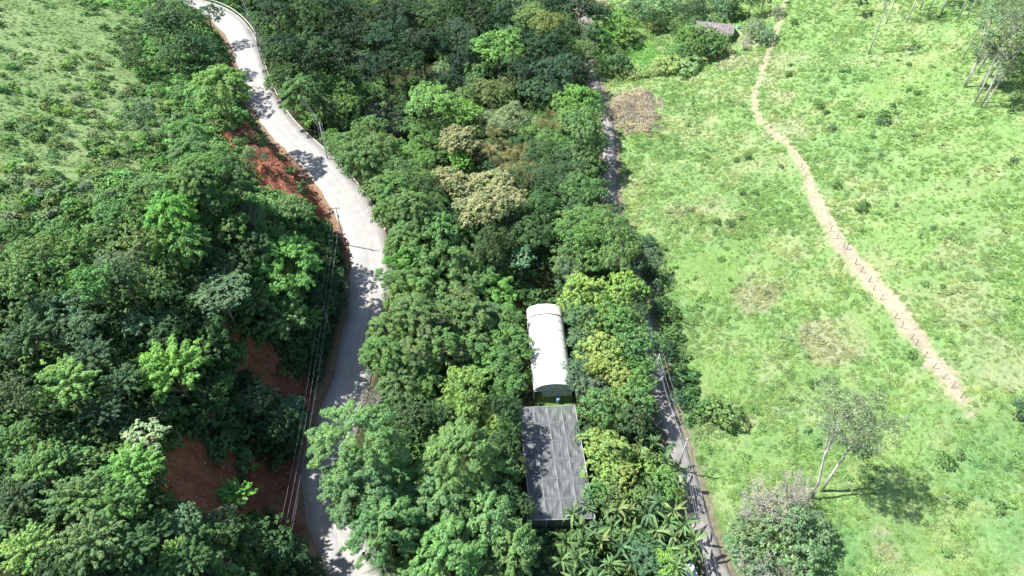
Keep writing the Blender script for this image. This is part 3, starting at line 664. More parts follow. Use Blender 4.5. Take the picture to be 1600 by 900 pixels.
def plant(kind, u, v, r_px, tint, hs=1.0, label=None, group=None, trunk_at=None, cat=None):
    """crown centre at photo pixel (u, v) with radius r_px; the point is found on the real terrain"""
    pr = PROTO[kind]; q = pr[int(abs(u*7+v*13)) % len(pr)]; t = TINT[tint] if isinstance(tint, str) else tint
    s = 1.0; x, y, z = at(u, v, 0)
    for _ in range(3):
        s = r_px/F*depth_at(x, y, z+q['hc']*s)/q['R']; x, y, z = at(u, v, q['hc']*s*hs)
    x, y = push(x, y, s*q['R'], kind); z = gz(x, y)
    jit = rng.uniform(.9, 1.12, 3); t = tuple(float(a*b) for a, b in zip(t, jit))
    root = bpy.data.objects.new(LOOK[kind][2], None); COL.objects.link(root); root.empty_display_size = .5
    root.location = (x, y, z-.05); sx_ = float(rng.uniform(.86, 1.16)); root.scale = (s*sx_, s/sx_, s*hs*float(rng.uniform(.9, 1.15)) if kind != 'rosette' else s*hs); root.rotation_euler = (float(rng.normal()*.03), float(rng.normal()*.03), float(rng.uniform(0, 6.28)))
    for nm, me in q['parts']:
        if nm == 'crown' and s > .95 and q.get('big'): me = q['big']
        o = bpy.data.objects.new(nm, me); COL.objects.link(o); o.parent = root
        o.color = (*t, 1)
        if nm == 'blossom': o.color = (.29, .285, .155, 1)
    THINGS.append(dict(root=root, kind=kind, tint=t, r=s*q['R'], u=u, v=v, label=label, group=group or GROUPN[kind], cat=cat or LOOK[kind][1]))
    OCC.append((x, y, s*q['R'])); return root

T = []
def A(kind, tint, *pts):
    for p_ in pts: T.append((kind, *p_[:3], tint, *(p_[3:] or ())))
# --- left hill and far bend
A('broad', 'dk', (245,45,32), (205,72,20), (210,92,18), (300,70,26), (262,16,20), (325,28,20), (360,92,16), (342,100,14), (283,45,26))
A('fine', 'blue', (285,28,26), (318,78,22), (238,22,18), (270,88,20))
A('bamboo', 'br', (345,140,46), (268,345,42), (450,425,58))
A('bamboo', 'mid', (300,240,36), (306,286,34), (285,385,42), (240,300,32), (310,300,30), (300,210,28))
A('fine', 'blue', (222,188,36), (180,420,38), (100,480,44), (120,520,36), (392,335,24), (388,246,12), (412,248,9))
A('broad', 'mid', (130,385,28), (165,365,24), (60,395,30), (30,440,36), (150,450,42), (235,450,28), (338,320,24), (215,390,36), (362,354,30), (472,392,18), (430,372,20), (180,330,30), (90,360,28), (20,360,24))
A('plume', 'dk', (40,530,42), (140,560,40), (190,600,36), (160,645,34), (320,640,40))  # dark tints here and below also carry the shade of the lower hillside
A('broad', 'dk', (70,490,34), (200,450,34), (330,530,36), (255,520,28), (350,410,36), (395,390,30), (30,620,38), (342,612,26), (430,668,34), (250,640,24))
A('umbrella', 'blue', (343,450,46))
A('rosette', 'blue', (213,505,26), (330,480,22))
A('rosette', 'pale', (228,682,40), (285,560,18))
A('plume', 'br', (102,600,52), (275,590,62), (205,735,50), (365,775,32), (275,868,28), (480,500,30))
A('plume', 'mid', (62,735,48), (130,780,52), (185,795,50), (150,850,54), (20,700,40), (440,500,46), (400,470,36))
A('plume', 'lime', (50,860,44))
A('plume', 'dk', (205,855,46), (30,790,40), (300,880,36), (245,835,30))
A('broad', 'dk', (100,890,40), (400,850,44), (455,875,34), (485,890,26), (345,850,34))
A('broad', 'blue', (400,622,28), (450,650,34), (285,820,30), (340,815,28), (10,560,30))
A('bare', 'grey', (335,880,26))
# bank between road and the small scars
A('fine', 'dk', (500,470,30), (520,430,26), (505,400,24), (535,470,18), (460,690,22))
# --- dark forest at the top; shade of its hollows put into the tints
A('broad', 'vdk', (440,75,30), (520,70,32), (600,75,36), (630,105,36), (570,110,34), (660,70,28), (700,130,26), (820,110,32), (540,95,26), (745,75,24), (790,130,26), (480,105,30), (720,98,24))
A('broad', 'vdk', (432,25,34), (520,25,30), (560,20,28), (600,28,30), (640,18,30), (760,25,30), (800,18,28), (690,70,28), (560,60,30), (860,75,38), (830,65,26), (900,120,24), (905,20,20), (870,15,24), (925,30,20), (420,0,26), (500,0,26), (740,-5,30), (850,-5,30))
A('broad', 'dk', (480,40,38), (490,80,34), (700,20,28), (545,128,24), (675,30,28), (430,100,28), (450,125,26), (890,50,24))
A('fine', 'dblue', (718,52,34), (800,60,30), (620,40,26), (585,55,26), (780,40,24), (880,110,34), (535,50,24), (850,110,26), (835,140,26), (870,140,22))
A('fine', 'olive', (830,32,34), (860,40,30), (570,30,22), (910,85,22), (690,2,26), (610,0,26))
A('umbrella', 'br', (780,82,42))
A('fine', 'pale', (690,112,16), (805,5,22), (640,60,20))
# --- drop below the far kerb
A('bamboo', 'mid', (472,152,34), (500,170,28), (430,130,20), (550,262,36), (590,240,32), (535,225,24), (520,185,22), (450,110,18))
A('broad', 'mid', (540,175,26), (565,205,26), (530,145,22), (500,130,20), (560,150,20), (520,255,20), (610,150,20))
A('broad', 'br', (548,120,14), (565,125,14), (475,190,16), (505,225,16))
A('fine', 'mid', (585,155,30), (560,215,24), (640,245,40), (660,215,34), (620,265,30), (650,280,32), (605,290,34), (580,275,26))
A('bare', 'grey', (588,172,28), (618,190,28))
A('bamboo', 'yel', (597,222,20), (575,232,18))
A('umbrella', 'br', (672,168,46), (715,180,36))
A('broad', 'mid', (748,128,26), (745,150,24), (640,200,24), (690,235,24), (790,158,24), (730,160,22))
A('fine', 'olive', (765,150,30), (795,140,24), (775,185,26), (700,205,26))
A('fine', 'pale', (798,192,38), (770,195,26))
A('cream', 'olive', (722,228,34), (748,238,26), (702,290,34), (735,298,34), (775,292,38), (795,315,30), (768,338,42), (740,325,30), (795,270,22))
A('broad', 'br', (722,257,20), (748,270,10))
A('fine', 'dk', (820,225,28), (850,250,42), (880,275,38), (825,290,36), (840,330,34), (860,300,34), (680,330,32), (700,355,34), (830,370,34), (660,300,30), (775,380,34,1.4), (800,350,28,1.4))
A('fine', 'mid', (860,225,30), (840,210,26), (905,305,34), (900,345,36), (880,240,30), (950,365,36), (915,380,36), (890,400,34), (960,400,34), (930,340,28))
A('broad', 'br', (905,160,32), (880,165,20), (890,178,22), (925,285,12))
A('broad', 'mid', (905,212,36), (920,190,24), (925,232,26), (915,260,26), (895,280,28), (985,395,26), (925,410,28))
A('fine', 'blue', (890,252,26), (885,425,28), (1005,405,24), (905,320,22))
A('low', 'dblue', (1008,385,20), (1035,545,16), (1030,560,15), (1048,600,15), (1062,625,18), (1025,480,15), (1018,450,16))
# --- bamboo below the middle bends
A('bamboo', 'mid', (612,300,36), (640,330,36), (612,335,28), (665,345,34), (635,375,30), (690,365,32), (625,390,24))
A('stand', 'mid', (660,400,40), (700,400,40), (650,440,42), (740,440,38), (700,450,40), (620,440,30), (720,400,34))
A('stand', 'br', (630,410,30), (750,430,30), (640,470,34), (775,460,34), (778,440,20), (620,470,24))
A('bamboo', 'mid', (650,500,38), (610,520,34), (700,490,38), (735,500,36), (680,540,36), (600,560,36), (640,560,36), (730,540,36), (770,500,28), (620,600,32), (580,560,22), (665,590,30))
A('bamboo', 'olive', (670,515,36), (720,480,32), (690,560,30))
A('fine', 'mid', (800,530,34), (790,500,26), (790,570,34), (800,600,28), (780,620,24), (645,620,24))
A('broad', 'br', (765,562,28), (745,585,20), (795,480,12))
A('rosette', 'blue', (815,402,24,1.35))
A('fine', (.185,.300,.092), (722,610,42), (700,640,28), (745,645,28))
A('fine', 'lime', (775,665,26), (800,670,20))
A('broad', 'dk', (640,655,28), (800,640,26), (800,700,30), (680,650,22), (770,400,30))
# --- big bamboo by lower road
A('bamboo', (.140,.265,.096), (562,700,74,1.25), (556,775,60,1.2), (596,838,56,1.2), (606,745,44,1.2), (548,745,40,1.1), (622,795,42,1.1), (585,800,40))
A('bamboo', (.150,.275,.100), (716,722,66,1.25), (690,790,50,1.2), (770,745,40,1.2), (752,815,52,1.2), (698,868,58,1.2), (795,868,48,1.1))
A('bamboo', 'mid', (640,915,44), (750,915,44), (585,552,24))
A('broad', 'dk', (803,640,24,1.9), (800,668,26,1.8), (806,705,24,1.6), (812,780,26,1.8), (818,800,24,1.6))
A('broad', 'mid', (828,718,28,1.3), (822,752,22,1.2), (806,840,26))
A('bare', 'grey', (545,612,24))
# --- between greenhouse and lane
A('lime', 'lime', (905,462,38), (975,455,36), (935,485,30), (985,475,26))
A('broad', 'blue', (905,500,26), (912,530,26), (888,598,20), (925,610,28), (905,575,22))
A('lime', 'yel', (945,545,42), (925,520,26), (970,600,34), (940,575,30))
A('broad', 'mid', (990,540,34), (985,510,28), (960,510,32), (1005,575,26), (930,645,32), (990,630,34), (960,640,34), (1000,600,30))
A('broad', 'dk', (985,660,30), (925,675,22), (1010,640,26))
A('lime', 'yel', (950,705,36), (945,735,34), (970,740,32), (940,680,24))
A('broad', 'lime', (1010,722,22), (935,695,20))
A('broad', 'mid', (1040,755,26), (925,770,24), (960,775,24), (1000,780,22))
A('fine', 'blue', (1010,872,28), (1000,845,22), (1030,790,20))
A('fine', 'lime', (1045,885,24), (1060,775,16))
# --- lane head, farm
A('low', 'br', (965,42,26), (975,60,24), (950,65,22), (985,48,20))
A('low', 'mid', (945,85,20), (965,95,20), (935,105,20), (1060,85,24), (950,30,20))
A('low', 'blue', (965,105,22), (1002,22,24), (1030,15,22), (985,8,22), (1130,18,22), (1110,10,20), (1060,5,18), (1085,12,18))
A('low', 'dk', (1025,36,22), (1065,24,18), (1090,25,20), (1145,22,18), (1045,40,14))
A('low', 'olive', (1085,12,16), (1020,45,14))
A('low', 'mid', (1100,70,30), (1075,65,24), (1120,75,24), (1085,85,24), (1130,62,14), (1058,50,14))
A('low', 'pale', (1178,48,22), (1196,58,16), (1215,20,14))
A('low', 'blue', (1114,36,12), (1086,40,15), (1128,46,9), (1097,47,9))
A('low', 'mid', (1100,54,14), (1088,50,12))
A('mound', (.27,.35,.15), (1045,102,22), (1075,102,24), (1025,110,12), (1000,112,14), (985,118,12))
A('shrub', 'grey', (1129,82,10))
A('bare', 'grey', (1165,68,10))
A('broad', 'dk', (1150,3,16), (1175,2,14), (1195,-2,14), (1345,2,14))
A('broad', 'dk', (915,18,22), (922,45,20), (917,75,16), (935,15,20), (908,100,16), (966,335,20), (975,375,24), (988,420,24), (1000,455,22), (1003,490,20), (1012,520,16), (925,120,16), (940,150,14), (948,172,12), (925,60,20), (936,228,18), (938,262,18), (939,296,18))
# --- pasture
A('shrub', 'mid', (1130,645,26), (1105,640,16), (1168,245,9), (1150,250,6), (1345,325,13), (1350,320,9), (1380,180,13), (1395,165,7), (1280,165,9), (1290,175,8), (1345,180,8), (1305,290,10), (1240,33,9), (1432,145,7), (1232,115,9), (1420,140,6), (1325,110,7), (1560,790,14), (1500,785,12), (1475,720,14), (1500,710,10), (1180,300,8), (1160,300,8), (1140,350,10), (1120,345,9))
A('shrub', 'blue', (1385,190,10), (1300,200,8), (1220,260,6), (1375,190,9), (1170,245,6), (1585,250,8), (1320,690,10), (1345,700,14), (1400,320,6), (1458,355,7))
A('shrub', 'pale', (1430,210,7), (1260,555,7), (1375,240,7), (1235,530,6))
A('low', (.15,.225,.115), (1232,845,62), (1190,840,48), (1162,868,38), (1262,828,40))
A('bare', 'grey', (1205,780,46), (1245,768,38), (1178,792,34), (1180,885,40), (1215,800,40), (1240,885,30))
A('plume', 'dblue', (1597,640,20))
A('eucalyptus', (.22,.29,.17), (1555,40,40), (1590,60,40), (1575,100,30), (1540,75,26), (1565,70,30), (1600,20,36), (1585,5,34), (1540,20,26))

# --- scrub bushes over the hill pasture edge (read as single bushes in the photograph)
g = np.random.default_rng(5); cand = []
while len(cand) < 118:
    u = g.uniform(0, 340); v = g.uniform(75, 345); lim = 95+.55*max(0, 200-u)
    if v < lim and g.random() > .12: continue
    if u > 150+v*.75 and v < 200: continue
    if all((u-a)**2+(v-b)**2 > (12 if v < 200 else 15)**2 for a, b, c in cand) and all(math.hypot(u-t[1], v-t[2]) > t[3]*.7 for t in T): cand.append((u, v, g.uniform(6, 10)*(.55+v/350)))
for u, v, r_ in cand: T.append(('shrub', u, v, r_, ('pale', 'mid', 'lime', 'br', 'olive')[int(g.integers(5))]))

for t in T:
    kind, u, v, r_, tint = t[:5]; r_ = r_*.78 if kind == 'shrub' and u > 1100 and r_ < 14 else r_; plant(kind, u, v, r_, tint, hs=t[5] if len(t) > 5 else 1.0)
N_LISTED = len(THINGS)

# pasture trees with two leaning pale trunks and thin crown over the vine-covered tree
def leaning_euc(u0, v0, u1, v1, hh, seed, label, nl=46, r=.2, crown_r=4.2, upright=False):
    """base at pixel (u0, v0) on the ground, crown over pixel (u1, v1) at height hh"""
    b = at(u0, v0, 0); d = ray(u1, v1); t_ = (b[2]+hh-H)/d[2]; c = Vector((d[0]*t_, d[1]*t_, b[2]+hh)) if not upright else Vector((b[0]+math.sin(seed*2.3)*.8, b[1]+math.cos(seed*1.7)*.8, b[2]+hh)); B = Vector(b); g = random.Random(seed)
    root = bpy.data.objects.new('eucalyptus_tree', None); COL.objects.link(root); root.location = b
    c = c-B; mb = MB(); mid = c*.5+Vector((g.uniform(-.4, .4), g.uniform(-.4, .4), 0)); pts = [Vector((0, 0, -.6)), c*.25, mid, c*.78, c]
    mb.tube(pts, [r, r*.85, r*.65, r*.4, r*.15], 7); lob = []
    for k in range(nl):
        a = g.uniform(0, 6.28); rr = crown_r*math.sqrt(g.random()); q = c+Vector((math.cos(a)*rr, math.sin(a)*rr, g.uniform(-2.6, 2.0)))
        lob.append((np.array(q), unit(np.array([g.gauss(0, 1), g.gauss(0, 1), .1]))*g.uniform(.5, 1.0), g.uniform(.35, .7), g.uniform(.2, .4)))
        if k % 2 == 0:
            s = pts[2].lerp(pts[4], g.uniform(0, 1)); mb.tube([s, s.lerp(q, .5)+Vector((0, 0, g.uniform(-.2, .5))), q], [r*.3, r*.18, r*.07], 4, cap=False)
    tr = obj('trunk', mb.mesh('trunk', M_BARK_PALE, True), root)
    V, Fq = cloud(lob, 10, .40, 10, .24, .09, up=.2, rnd=.9, droop=.4, seed=seed); cr = obj('crown', mesh_np('crown', V, Fq, 4, M_LEAF), root); cr.color = (.19, .245, .145, 1)
    tag(root, label, 'tree', 'eucalyptus trees in the pasture'); return root
leaning_euc(1268, 782, 1320, 640, 17, 1, 'tall thin-crowned eucalyptus with pale leaning trunk rising from the vine-covered tree', 60)
leaning_euc(1283, 768, 1355, 655, 15, 2, 'thin-crowned eucalyptus whose pale curved trunk stands beside the grass shadow', 60, crown_r=4.6)
for k, (a, b, c, d, hh, lb) in enumerate([
  (1357,85,1395,8,14,'slim eucalyptus with pale bare trunk standing alone above its oval shadow'),
  (1384,38,1400,-12,13,'eucalyptus trunk just behind the lone slim eucalyptus'),
  (1416,36,1432,-6,11,'thin dark-stemmed eucalyptus at the near edge of the far row'),
  (1437,16,1448,-20,13,'stout dark eucalyptus trunk in the shade of the far row'),
  (1450,18,1468,-22,13,'slender eucalyptus trunk leaning beside the stout dark one'),
  (1470,22,1492,-25,15,'thick grey eucalyptus trunk in the middle of the far row'),
  (1497,30,1530,-20,15,'tall white eucalyptus trunk at the sunny end of the far row'),
  (1511,26,1540,-20,13,'thin white eucalyptus trunk beside the tall white one'),
  (1524,88,1552,30,13,'short white eucalyptus trunk highest in the slope clump'),
  (1528,114,1556,50,12,'dark slim eucalyptus trunk in the slope clump'),
  (1529,136,1572,60,15,'white eucalyptus trunk in the slope clump second from its lowest'),
  (1523,161,1578,75,17,'long white eucalyptus trunk standing lowest in the slope clump'),
  (1573,112,1600,60,12,'eucalyptus trunk half hidden behind leaves in the slope clump'),
  (1596,112,1625,60,12,'eucalyptus trunk at the shaded outer side of the slope clump')]):
    leaning_euc(a, b, c, d, hh+2, 10+k, lb, 30 if k > 7 else 26, .19, 3.6 if k > 7 else 3.0, True)

# filler trees where the woods would otherwise show gaps
WOODS = [pts_world([(400,-20),(930,-20),(930,100),(935,250),(935,330),(1005,450),(1025,560),(1010,640),(920,680),(905,620),(890,500),(850,440),(800,470),(810,640),(820,830),(850,930),(600,930),(470,700),(600,560),(620,430),(600,340),(500,220),(420,130)]),
         pts_world([(-40,420),(200,380),(300,200),(420,280),(520,400),(540,470),(480,640),(330,660),(220,690),(220,800),(330,830),(480,860),(480,930),(-40,930)])]
g = np.random.default_rng(77); nf = 0; tries = 0
while nf < 26 and tries < 6000:
    tries += 1; wd = WOODS[int(g.random() < .35)]; lo = wd.min(0); hi = wd.max(0); x, y = g.uniform(lo[0], hi[0]), g.uniform(lo[1], hi[1])
    if not inpoly(np.array([x]), np.array([y]), wd)[0]: continue
    if any(abs(x-bx) < hx+5 and abs(y-by) < hy+4 for bx, by, hx, hy in BUILT): continue
    if dist_line([x], [y], ROADW)[0][0] < 8 or dist_line([x], [y], LANEW)[0][0] < 5.5: continue
    if any(polydist(np.array([x]), np.array([y]), pl)[0] < 3 for pl in RED_POLYS[:]): continue
    if math.hypot(x-CLEAR[0], (y-CLEAR[1])*.6) < 9: continue
    r_ = g.uniform(3.2, 4.6)
    if any((x-a)**2+(y-b)**2 < (.62*(r_+c))**2 for a, b, c in OCC): continue
    z = gz(x, y); k = ('broad', 'fine')[int(g.random() < .4)]; u, v = topix(x, y, z+r_*1.2); 
    if not (-60 < u < 1660 and -60 < v < 960): OCC.append((x, y, r_)); continue
    plant(k, u, v, r_/depth_at(x, y, z+6)*F, ('dk', 'dblue', 'mid', 'blue')[int(g.integers(4))], hs=.8); nf += 1

# palms: fronds as parts
def palm(u, v, hgt, tint, label, nf=14, s=1.0):
    x, y, z = at(u, v, hgt); root = bpy.data.objects.new('palm_tree', None); COL.objects.link(root); root.location = (x, y, z)
    g = random.Random(u*3+v); mb = MB(); mb.tube([(0, 0, -.5), (g.uniform(-.2, .2), 0, hgt*.5), (0, 0, hgt)], [.16, .13, .11], 6); obj('trunk', mb.mesh('palm_trunk', M_BARK, True), root)
    for k in range(nf):
        o = obj('frond', FRONDS[k % 4], root, (0, 0, hgt)); o.rotation_euler = (0, g.uniform(-.75, .35), k*2.4+g.uniform(-.2, .2)); o.scale = (s, s, s); o.color = (*tint, 1)
    tag(root, label, 'palm', 'drooping palms in the valley wood'); return root
PT = [(.16, .15, .055), (.12, .13, .05), (.19, .17, .07)]
pl_spots = [(770,205,'drooping olive palm uphill of the palm cluster beside pale grey-green tree'),(785,222,'drooping palm among the upper cluster above cream blossom'),(800,236,'tallest drooping palm in the middle of the cluster'),(782,246,'dark drooping palm hugging the cream blossom'),
 (812,250,'yellow-edged drooping palm on the lane side of the cluster'),(800,265,'drooping palm tucked between cream blossom and cluster'),(822,275,'lowest yellowish drooping palm of the cluster'),(818,232,'drooping palm at the upper lane side of the cluster'),
 (765,232,'short drooping palm at the kerb side of the cluster'),(825,258,'small drooping palm behind the yellow-edged one'),
 (860,178,'drooping palm topping the small group by the lane trees'),(850,190,'brownish drooping palm in the small group by the lane trees'),(868,196,'drooping palm lowest in the small group by the lane trees'),(662,158,'pale palm rising through the umbrella tree')]
for k, (u, v, lb) in enumerate(pl_spots): palm(u, v, 10 if u < 850 else 8.5, PT[k % 3], lb, 16, 1.05 if u < 850 else .95)
palm(598, 888, 4.5, (.10, .22, .06), 'bright green palm under the bamboo by the lowest road stretch', 12, .9)

# banana plants: every leaf a part
bspots = [(893,800,1.0),(915,795,1.0),(945,790,1.15),(965,800,1.1),(985,805,.95),(905,825,1.1),(930,822,1.1),(958,828,1.15),(982,832,1.0),(885,850,1.1),(912,852,1.15),(940,848,1.05),(968,856,1.1),(875,878,1.1),(900,880,1.15),(928,882,1.1),(955,885,1.05),(985,880,1.0),(895,905,1.1),(930,905,1.1),
 (1010,800,1.0),(1032,790,1.1),(1055,795,1.15),(1040,815,1.1),(1065,818,1.15),(1025,830,1.0),(1055,838,1.1),(1080,845,1.2),(1072,862,1.1),(1045,860,.95), (1068,880,1.2), (1060,895,1.1),(1092,868,1.05),
 (1000,700,1.0),(1020,692,1.05),(1038,705,1.0),(1010,718,1.0),(1045,722,1.1),(1060,735,1.0),(1022,762,1.05),(945,770,.9)]
BIG = []
for k, (u, v, s) in enumerate(bspots):
    hgt = 3.6*s*(1.25 if v < 780 else 1); x, y, z = at(u, v, hgt); g = random.Random(k)
    if dist_line([x], [y], LANEW)[0][0] < 2.2: x -= 1.2; z = gz(x, y)
    root = bpy.data.objects.new('banana_plant', None); COL.objects.link(root); root.location = (x, y, z); root.rotation_euler = (g.uniform(-.1, .1), g.uniform(-.1, .1), 0)
    mb = MB() if k % 6 == 0 or not BIG else None
    if mb is not None: mb.tube([(0, 0, -.4), (0, 0, 1.5), (0, 0, 3.4)], [.20, .16, .10], 7); BIG.append(mb.mesh('banana_stem', M_CULM, True))
    o = obj('stem', BIG[k % len(BIG)], root); o.scale = (s, s, hgt/3.4)
    nl = 11+g.randrange(3); tt = g.choice([(.085, .17, .055), (.10, .19, .06), (.07, .15, .06), (.12, .18, .06)])
    for j in range(nl):
        l = obj('leaf', BLEAVES[(j+k) % 5], root, (0, 0, hgt)); l.rotation_euler = (g.uniform(-.6, .6), g.uniform(-1.25, .25), j*2.4+g.uniform(-.7, .7)); q = s*g.uniform(.55, 1.0); l.scale = (q, q, q)
        dead = j == 0 and k % 3 == 0
        kq = g.uniform(.65, 1.3); l.color = (.26, .21, .12, 1) if dead else (tt[0]*kq*1.15, tt[1]*kq, tt[2]*kq*1.2, 1)
        if dead: l.rotation_euler[1] = .9; l['label'] = 'dry brown hanging leaf'
    THINGS.append(dict(root=root, kind='banana', tint=tt, r=s, u=u, v=v, label=None, group='banana plants below the shade net and along the lane', cat='banana plant'))
LOOK['banana'] = ('banana plant with long arching leaves', 'banana plant', 'banana_plant')

# labels that single out each plant
SIZES = dict(shrub=(1.2, 2.2), banana=(1.0, 1.12))
def size_word(t):
    lo, hi = SIZES.get(t['kind'], (3.4, 5.2)); return 'small' if t['r'] < lo else ('large' if t['r'] > hi else 'medium')
by = {}
for t in THINGS:
    look = LOOK[t['kind']][0]; sw = shade_word(t['tint']) if t['kind'] not in ('cream', 'bare', 'banana') else ''
    t['lab'] = ' '.join(f"{size_word(t)} {sw} {look} {place(t['u'], t['v'])}".split()); by.setdefault(t['lab'], []).append(t)
ORD = ['', 'second', 'third', 'fourth', 'fifth', 'sixth', 'seventh', 'eighth', 'ninth', 'tenth', 'eleventh', 'twelfth', 'thirteenth', 'fourteenth', 'fifteenth', 'sixteenth', 'seventeenth', 'eighteenth', 'nineteenth', 'twentieth', 'twenty-first', 'twenty-second', 'twenty-third', 'twenty-fourth']
for lab, L_ in by.items():
    if len(L_) > 1:
        us = [t['u'] for t in L_]; vs = [t['v'] for t in L_]; horiz = (max(us)-min(us)) > (max(vs)-min(vs)); L_.sort(key=lambda t: t['u'] if horiz else t['v'])
        for k, t in enumerate(L_):
            wd = ('leftmost', 'from left') if horiz else ('uppermost', 'from top')
            pre = wd[0] if k == 0 else (('rightmost' if horiz else 'lowest') if k == len(L_)-1 else f"{ORD[min(k, 23)]} {wd[1]},")
            t['lab'] = f'{pre} {lab}'
for t in THINGS:
    wds = t['lab'].split()
    if len(wds) > 16: t['lab'] = t['lab'].replace('medium ', '', 1).replace(' with ', ', ', 1) if len(wds) > 16 else t['lab']
    for a_, b_ in (('loose ', ''), (' of drooping tufts', ''), ('rounded leafy ', ''), (' with culms showing', ''), ('clumpy rounded ', 'rounded ')):
        if len(t['lab'].split()) > 16: t['lab'] = t['lab'].replace(a_, b_, 1)
    if len(t['lab'].split()) > 16: t['lab'] = t['lab'].replace('leafy ', '').replace('clumpy ', '').replace(' the ', ' ', 1)
    for a_, b_ in (('with dense fine-leaved crown', 'with fine-leaved crown'), (' the ', ' '), (' green ', ' '), ('medium ', '')):
        if len(t['lab'].replace('-', ' ').split()) > 16: t['lab'] = t['lab'].replace(a_, b_, 1)
    if len(t['lab'].split()) > 16: print('LONG', t['lab'])
    tag(t['root'], t['lab'], t['cat'], t['group'])

# ------------------------------------------------------------------ ground cover as scattered stuff
PROTO_COL = {}
def scatter_proto(key, meshes):
    c = bpy.data.collections.new(key)
    for k, me in enumerate(meshes): c.objects.link(bpy.data.objects.new(f'{key}_{chr(97+k)}', me))
    PROTO_COL[key] = c
def scatter(name, key, P, S, C, label, cat, lean=.15):
    n_ = len(P); me = bpy.data.meshes.new(name); me.vertices.add(n_); me.vertices.foreach_set('co', np.asarray(P, np.float32).ravel())
    a = me.attributes.new('size', 'FLOAT', 'POINT'); a.data.foreach_set('value', np.asarray(S, np.float32))
    a = me.attributes.new('pick', 'INT', 'POINT'); a.data.foreach_set('value', rng.integers(0, 100, n_).astype(np.int32))
    a = me.attributes.new('turn', 'FLOAT_VECTOR', 'POINT'); a.data.foreach_set('vector', np.c_[rng.normal(0, lean, n_), rng.normal(0, lean, n_), rng.uniform(0, 6.28, n_)].astype(np.float32).ravel())
    a = me.attributes.new('tint', 'FLOAT_COLOR', 'POINT'); a.data.foreach_set('color', np.c_[C, np.ones(n_)].astype(np.float32).ravel())
    ng = bpy.data.node_groups.new(name, 'GeometryNodeTree')
    ng.interface.new_socket('Geometry', in_out='INPUT', socket_type='NodeSocketGeometry'); ng.interface.new_socket('Geometry', in_out='OUTPUT', socket_type='NodeSocketGeometry')
    gi = ng.nodes.new('NodeGroupInput'); go = ng.nodes.new('NodeGroupOutput'); iop = ng.nodes.new('GeometryNodeInstanceOnPoints'); ci = ng.nodes.new('GeometryNodeCollectionInfo')
    ci.inputs['Collection'].default_value = PROTO_COL[key]; ci.inputs['Separate Children'].default_value = True; ci.inputs['Reset Children'].default_value = True
    def na(nm, dt): x = ng.nodes.new('GeometryNodeInputNamedAttribute'); x.data_type = dt; x.inputs['Name'].default_value = nm; return [o for o in x.outputs if o.enabled and o.name == 'Attribute'][0]
    L = ng.links.new; L(gi.outputs[0], iop.inputs['Points']); L(ci.outputs[0], iop.inputs['Instance']); iop.inputs['Pick Instance'].default_value = True
    L(na('pick', 'INT'), iop.inputs['Instance Index']); L(na('size', 'FLOAT'), iop.inputs['Scale']); e2r = ng.nodes.new('FunctionNodeEulerToRotation'); L(na('turn', 'FLOAT_VECTOR'), e2r.inputs[0]); L(e2r.outputs[0], iop.inputs['Rotation'])
    L(iop.outputs[0], go.inputs[0])
    o = obj(name, me); md = o.modifiers.new('scatter', 'NODES'); md.node_group = ng
    tag(o, label, cat, kind='stuff'); return o
M_TUFT = leaf_material('grass_tuft_leaf', (1, 1, 1), attr='tint', trans=.32, rough=.6, spec=.2, var=(.8, 1.22))
def tuft(seed, n_=22, L=.42, W=.05, spread=.32):
    g = np.random.default_rng(seed); a = g.uniform(0, 6.28, n_); r_ = spread*np.sqrt(g.random(n_)); P = np.c_[r_*np.cos(a), r_*np.sin(a), np.full(n_, L*.25)]
    D = np.c_[np.cos(a)*.6+g.normal(0, .3, n_), np.sin(a)*.6+g.normal(0, .3, n_), g.uniform(.3, 1.1, n_)]; Nn = unit(np.c_[g.normal(0, .6, n_), g.normal(0, .6, n_), np.full(n_, .8)])
    V, Fq = leaf_quads(P, Nn, unit(D), L*g.uniform(.6, 1.3, n_), W*g.uniform(.7, 1.5, n_)*1.15, 0, .3); return mesh_np('tuft', V, Fq, 4, M_TUFT)
scatter_proto('tufts', [tuft(k, 34+6*k) for k in range(5)])
scatter_proto('herbs', [mesh_np('herb', *cloud(dome(7, .8, .5, 400+k, .38, flat=.7), 8, .18, 7, .24, .13, seed=k), 4, M_TUFT) for k in range(4)])
def view_points(n_, u0, u1, v0, v1):
    """random ground points, evenly dense as seen"""
    V = np.random.default_rng(n_+u0+v0); xs = V.uniform(-230, 230, n_*6); ys = V.uniform(25, 290, n_*6); z = ground(xs, ys); u, v = topix(xs, ys, z)
    k = (u > u0) & (u < u1) & (v > v0) & (v < v1); return xs[k][:n_], ys[k][:n_], z[k][:n_]
def grid_col(x, y):                                        # nearest terrain colour
    i = np.clip(np.searchsorted(XA, x), 1, len(XA)-1); j = np.clip(np.searchsorted(YA, y), 1, len(YA)-1); return (j*len(XA)+i)
x, y, z = view_points(105000, 880, 1860, -80, 1040)
idx = grid_col(x, y); ok = GRASSY[idx] > .6
dtr, _ = dist_line(x, y, TRAILR); ok &= ~((dtr < trail_w(y)*.85) & (y > TRAILR[-1, 1])) ; dln, _ = dist_line(x, y, LANEW); ok &= dln > 2.6
dens = fbm(x/5, y/5, 501, 3); ok &= rng.random(len(x)) < np.clip(.25+1.5*(dens-.25), .15, 1)
x, y, z = x[ok], y[ok], z[ok]; cc = col[grid_col(x, y)]; S = rng.uniform(.6, 1.25, len(x))*(.45+1.3*fbm(x/6, y/6, 511, 3)); lush = patches(x, y, P_LIME); S *= 1-.55*lush
S = S*np.where(rng.random(len(x)) < .04, 1.8, 1)
